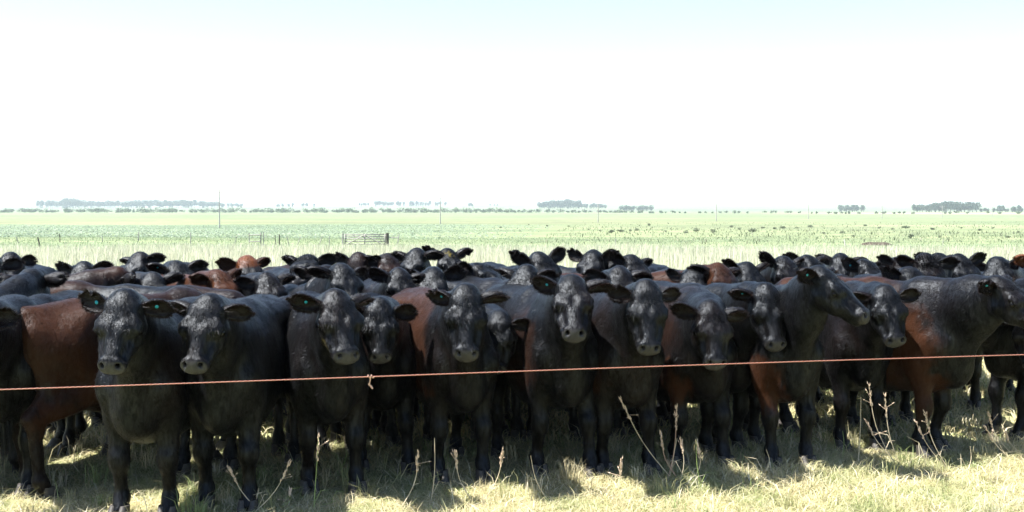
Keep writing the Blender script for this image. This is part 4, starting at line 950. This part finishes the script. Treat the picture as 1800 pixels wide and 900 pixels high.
# gate
g0 = ground_hit(605, 432); k_ = g0[1] / F_PX; GW = 74 * k_; GH = 20 * k_
gt = empty('field_gate', tuple(g0), label='five-barred wooden farm gate with cross braces in the far pasture', category='gate')
for zz in (.10, .36, .60, .82, 1.0):
    mb = MB(); mb.box((GW / 2, 0, GH * zz * .93 + .05), (GW, .03, .085)); add('bar', mb.mesh('bar', False), M_WOOD, gt)
for xx in (.02, .49, .97):
    mb = MB(); mb.box((GW * xx, -.035, GH * .52), (.09, .03, GH * .98)); add('stile', mb.mesh('stile', False), M_WOOD, gt)
for x0, x1 in ((.04, .47), (.93, .51)):
    mb = MB(); p0 = np.array((GW * x0, -.065, GH * .08)); p1 = np.array((GW * x1, -.065, GH * .92)); mb.tube([p0, p1], .04, 5); add('brace', mb.mesh('brace', False), M_WOOD, gt)
for xx, wd, hh, mt in ((-.035, .14, 1.1, M_WOOD), (1.025, .26, 1.12, M_WOODD)):
    mb = MB(); mb.tube([(GW * xx, 0, -.3), (GW * xx, 0, GH * .5), (GW * xx + .01, 0, GH * hh)], wd / 2, 8); add('gate_post', mb.mesh('gate_post', False), mt, gt)
mb = MB(); mb.tube([(GW * 1.05, 0, GH * .72), (GW * 1.05 + 18 * k_, 0, GH * .72)], .03, 5); add('rail', mb.mesh('rail', False), M_WOOD, gt)

# ------------------------------------------------------------------ utility poles
M_POLE = simple_mat('pole_timber', (.33, .32, .30), .9, .2, .3, 3)
M_CER = simple_mat('insulator', (.35, .33, .3), .4)
names = ['tallest utility pole, left of the herd centre', 'second utility pole from the left, above the chaff-headed cow', 'third utility pole from the left', 'fourth utility pole from the left',
         'fifth utility pole from the left, faint', 'sixth utility pole from the left, faint', 'utility pole in front of the right tree clump', 'last faint utility pole near the right edge']
ptops = []
for n in range(8):
    Z = 235 * (1 + .2 * n); X = (-514 + 362.8 * n) / F_PX * 235; gz0 = float(terrain(X, Z)); top = CAM_H + (367 - (334 + [0, 11, 14, 19, 23, 26, 28, 29][n])) / F_PX * Z
    hp_ = top - gz0
    po = empty('utility_pole', (X, Z, gz0), math.atan2(47, 39.7), label=names[n], category='utility pole', group='utility poles crossing the plain')
    mb = MB(); mb.tube([(0, 0, -.5), (0, 0, hp_ * .5), (0, 0, hp_)], [.14, .12, .09], 8); add('pole', mb.mesh('pole', False), M_POLE, po)
    mb = MB(); mb.box((0, .12, hp_ - .55), (.1, .09, 2.0) if False else (.1, .1, .12)); mb.box((0, 0.0, hp_ - .45), (.10, 2.1, .12)); add('crossarm', mb.mesh('crossarm', False), M_POLE, po)
    for yy in (-.95, 0.0, .95):
        mb = MB(); zz = hp_ - .39 if yy else hp_
        mb.tube([(0, yy, zz), (0, yy, zz + .10), (0, yy, zz + .14), (0, yy, zz + .2)], [.03, .07, .07, .03], 6); add('insulator', mb.mesh('insulator'), M_CER, po)

# ------------------------------------------------------------------ bushes, hedges, far trees
def leaf_cloud(n, rad, size, r, shape='dome', lumps=9):
    cen = r.normal(0, 1, (lumps, 3)); cen /= np.linalg.norm(cen, axis=1)[:, None]; cen *= (r.random((lumps, 1)) ** .5) * .62
    lr = .30 + .25 * r.random(lumps)
    k_ = r.integers(0, lumps, n); d = r.normal(0, 1, (n, 3)); d /= np.linalg.norm(d, axis=1)[:, None]
    P = cen[k_] + d * (lr[k_] * (.55 + .45 * r.random(n) ** .5))[:, None]
    P = P * rad
    a = r.normal(0, 1, (n, 3)); a /= np.linalg.norm(a, axis=1)[:, None]; b = np.cross(a, r.normal(0, 1, (n, 3))); b /= np.linalg.norm(b, axis=1)[:, None]
    sz = size * (.6 + .8 * r.random((n, 1)))
    V = np.stack([P - a * sz, P + b * sz * .6, P + a * sz, P - b * sz * .6], 1).reshape(-1, 3)
    return V, np.arange(n * 4).reshape(-1, 4)

def cloud_mesh(name, V, Q, pal, r, var=.25):
    c_ = tint_mix(len(Q), r, pal, [1] * len(pal), var)
    return make_mesh(name, V, [Q], False, np.repeat(c_, 4, axis=0))

r = np.random.default_rng(77)
DK = [(.03, .055, .04), (.04, .07, .05), (.055, .085, .06)]
CROWNS = []
for i in range(5):
    V, Q = leaf_cloud(620, np.array((.44 + .1 * r.random(), .44, .50)), .055, r, lumps=13); V[:, 2] = np.maximum(V[:, 2] + .50, .0)
    m_ = cloud_mesh('crown', V, Q, DK, r); m_.materials.append(M_LEAF); CROWNS.append(m_)
TRUNKS = []
for i in range(3):
    mb = MB(); mb.tube([(0, 0, -.05), (.01, 0, .25), (.0, .01, .55), (.02, 0, .8)], [.035, .026, .02, .008], 6)
    for j in range(4):
        a_ = j * 1.7 + i; mb.tube([(0, 0, .3 + .08 * j), (.12 * math.cos(a_), .12 * math.sin(a_), .5 + .08 * j), (.22 * math.cos(a_), .22 * math.sin(a_), .62 + .08 * j)], [.014, .009, .004], 5)
    m_ = mb.mesh('trunk'); m_.materials.append(M_BARK); TRUNKS.append(m_)

def far_tree(px, ytop, D, wide, label, group):
    X = (px - CX) / F_PX * D; z = float(terrain(X, D)); H_ = CAM_H + (367 - ytop) / F_PX * D - z
    t = empty('tree', (X, D, z), r.random() * 6.28, label=label, category='tree', group=group)
    a_ = add('trunk', TRUNKS[int(r.integers(3))], None, t); a_.scale = (H_, H_, H_)
    c_ = add('crown', CROWNS[int(r.integers(5))], None, t); c_.scale = (H_ * wide, H_ * wide, H_)

def row(x0, x1, step, ytop, jit, D, wide, label, group, skip=0.0):
    px = x0
    while px < x1:
        if r.random() >= skip: far_tree(px + r.normal(0, step * .2), ytop + r.normal(0, jit), D + r.normal(0, 12), wide * r.uniform(.85, 1.2), label, group)
        px += step
row(68, 108, 4.2, 351, 1.2, 2550, .75, 'slender far tree in the thin left end of the left windbreak', 'far left windbreak, thin end')
row(109, 140, 3.6, 347.5, 1.0, 2450, .8, 'tall far tree in the dense part of the left windbreak', 'far left windbreak, tall part')
row(140, 268, 5.0, 351, 1.0, 2500, 1.0, 'far tree in the middle of the long left windbreak', 'far left windbreak, middle')
row(268, 345, 4.6, 350.5, 1.0, 2500, 1.0, 'far tree in the rounded middle clump of the left windbreak', 'far left windbreak, right clump')
row(352, 384, 5.0, 352.5, .8, 2450, 1.2, 'far tree in the small rounded clump behind the tallest pole', 'far clump behind the tallest pole')
row(390, 430, 6.0, 356.0, .6, 2600, 1.2, 'low far tree just right of the tallest utility pole', 'far low trees right of the tallest pole')
row(485, 556, 6.0, 356.5, .8, 2600, 1.0, 'small faint far tree above the raised muzzle cow', 'far faint trees over the raised muzzle cow', .35)
row(632, 652, 4.0, 354.5, .8, 2700, .7, 'thin far tree at the left end of the central windbreak', 'far central windbreak, left end')
row(660, 782, 4.2, 352.8, .9, 2650, .8, 'far tree in the central windbreak around the second pole', 'far central windbreak', .12)
row(824, 834, 5, 354.5, .8, 2500, 1.0, 'isolated pair of far trees right of the second pole', 'far isolated pair')
row(862, 880, 6, 357.0, .5, 2600, .9, 'tiny far tree right of the isolated pair', 'far tiny trees')
row(948, 972, 4.2, 352, 1.0, 2100, 1.0, 'far tree at the left rounded end of the centre-right clump', 'far centre-right clump, left end')
row(972, 1018, 4.0, 349.5, 1.4, 2100, .9, 'tall far tree in the centre-right clump', 'far centre-right clump, tall part')
row(1018, 1066, 5.0, 355, 1.0, 2100, 1.0, 'lower far tree at the right end of the centre-right clump', 'far centre-right clump, right end')
row(1090, 1148, 6.0, 360.2, .7, 1700, 1.2, 'low bushy far tree right of the third pole', 'far low trees right of the third pole')
row(1475, 1510, 4.4, 359, .9, 1500, .95, 'far tree in the small clump between the sixth and right poles', 'far small clump right')
row(1513, 1519, 4, 359.5, .5, 1500, .6, 'single slim far tree just right of the small clump', 'far slim single tree')
row(1606, 1640, 5.0, 357, .8, 1300, .85, 'far tree in the left lower end of the big right clump', 'far right clump, lower end')
row(1640, 1720, 5.0, 353, 1.3, 1280, .85, 'tall far tree in the big right clump', 'far right clump, tall part')
row(1724, 1800, 6.0, 365, .8, 1300, 1.1, 'low far tree right of the big right clump', 'far low trees at the right edge')
row(1756, 1764, 6.0, 359.5, .5, 1300, .8, 'taller far tree near the right edge poking above the low ones', 'far taller tree right edge')
row(1782, 1798, 6.0, 360, .8, 1300, .8, 'far tree at the very right edge of the picture', 'far trees at the very right edge')

def hedge(name, x0, x1, D, ytop, dens, label, pal, sz=1.0, gap=0.0):
    Vs, n = [], 0; px = x0
    while px < x1:
        step = r.uniform(2.5, 6)
        if r.random() > gap:
            X = (px - CX) / F_PX * D; Y_ = D + r.normal(0, 20); z = float(terrain(X, Y_)); H_ = max(1.5, (CAM_H + (367 - ytop) / F_PX * D - z) * r.uniform(.55, 1.12))
            V, Q = leaf_cloud(dens, np.array((H_ * r.uniform(.7, 1.3), H_ * .7, H_ * .62)), .55 * sz, r, lumps=6); V[:, 2] = np.maximum(V[:, 2] + H_ * .42, -.3); Vs.append(V + np.array((X, Y_, z)))
        px += step
    V = np.vstack(Vs); add(name, cloud_mesh(name, V, np.arange(len(V)).reshape(-1, 4), pal, r), M_LEAF, kind='stuff', label=label, category='hedge')
HG = [(.05, .085, .04), (.07, .11, .05), (.09, .125, .06)]
hedge('far_hedge_foliage', -60, 455, 1180, 364.5, 90, 'long green hedge of scrub across the left plain', HG)
hedge('middle_hedge_foliage', 455, 905, 1150, 364.5, 90, 'long green hedge of scrub across the central plain', HG)
hedge('sparse_hedge_foliage', 905, 1130, 1150, 367, 70, 'thinning scrub at the right end of the long hedge', HG, 1.0, .3)
hedge('scattered_scrub_foliage', 1130, 1420, 1000, 369.5, 50, 'scattered low scrub across the plain right of the third pole', HG, .9, .62)
hedge('right_scrub_foliage', 1420, 1860, 900, 370.8, 50, 'scattered low scrub in front of the right tree clumps', HG, .9, .72)
# taller scrub within the hedge
BUSH = []
for i in range(4):
    V, Q = leaf_cloud(240, np.array((.55, .5, .5)), .09, r, lumps=7); V[:, 2] = np.maximum(V[:, 2] + .42, -.02)
    m_ = cloud_mesh('foliage', V, Q, [(.15, .19, .12), (.18, .215, .14), (.21, .23, .15)], r); m_.materials.append(M_LEAF); BUSH.append(m_)
STEM = MB()
for j in range(5): STEM.tube([(0, 0, -.05), (.1 * math.cos(j * 1.3), .1 * math.sin(j * 1.3), .3), (.22 * math.cos(j * 1.3), .2 * math.sin(j * 1.3), .6)], [.03, .02, .008], 5)
STEM = STEM.mesh('stem'); STEM.materials.append(M_BARK)
WEEDS = [(1035, 404, 4), (1055, 407, 4), (1075, 410, 9), (1092, 408, 8), (1108, 407, 6), (1120, 406, 7), (1140, 397, 6), (1170, 408, 5), (1205, 410, 8), (1224, 408, 10), (1252, 409, 9), (1285, 400, 6), (1300, 404, 7), (1322, 409, 11), (1340, 402, 5), (1362, 403, 6), (1376, 402, 8), (1402, 402, 4), (1425, 400, 6), (1448, 412, 7), (1480, 410, 6), (1500, 417, 6), (1520, 398, 5), (1545, 402, 6), (1568, 404, 6), (1592, 402, 8), (1602, 419, 12), (1640, 404, 6), (1652, 418, 6), (1690, 402, 5), (1722, 406, 6), (1745, 402, 5), (1772, 418, 7), (1790, 410, 6), (930, 396, 3), (962, 398, 4), (880, 401, 4), (1000, 399, 4)]
for i, (px, by, hp_) in enumerate(WEEDS):
    g = ground_hit(px, by); k_ = g[1] / F_PX; H_ = hp_ * k_
    big = hp_ >= 9
    b_ = empty('weed_bush', tuple(g), r.random() * 6.28, label='taller dark weed bush standing out of the right pasture' if big else 'small dull green weed bush scattered over the right pasture', category='bush', group='larger weed bushes' if big else 'small weed bushes')
    f_ = add('foliage', BUSH[i % 4], None, b_); f_.scale = (H_ * r.uniform(1.2, 2.6), H_ * 1.2, H_ * .85)
    s_ = add('stem', STEM, None, b_); s_.scale = (H_, H_, H_)
# bare soil scrape
g = ground_hit(1540, 431); mb = MB(); rr = np.random.default_rng(3); an = np.arange(22) * 2 * math.pi / 22
P = [np.stack([1.2 * q * np.cos(an) * (1 + .2 * rr.random(22)), 1.6 * q * np.sin(an), np.full(22, h_) + .05 * rr.random(22)], 1) for q, h_ in ((1.0, -.05), (.8, .16), (.5, .22), (.2, .2))]
mb.quad_grid(P); mb.fan(P[-1]); add('soil_patch', mb.mesh('soil_patch', False), simple_mat('bare_soil', (.055, .045, .035), .95, .1, .4, 3), None, tuple(g), label='dark bare soil mound in the pasture on the right', kind='structure')

# ------------------------------------------------------------------ hazy air
hz = MB(); hz.box((0, 4200, 20), (11500, 8800, 48))
m, N, L, b = new_mat('hazy_air')
N.remove(b)
pv = N.new('ShaderNodeVolumePrincipled'); pv.inputs['Color'].default_value = (.80, .91, 1.0, 1); pv.inputs['Density'].default_value = HAZE_DENSITY; pv.inputs['Anisotropy'].default_value = 0.0
L.new(pv.outputs[0], N['Material Output'].inputs['Volume'])
add('haze', hz.mesh('haze', False), m, kind='stuff', label='pale summer haze over the plain')
print('done', round(time.time() - T0, 1))
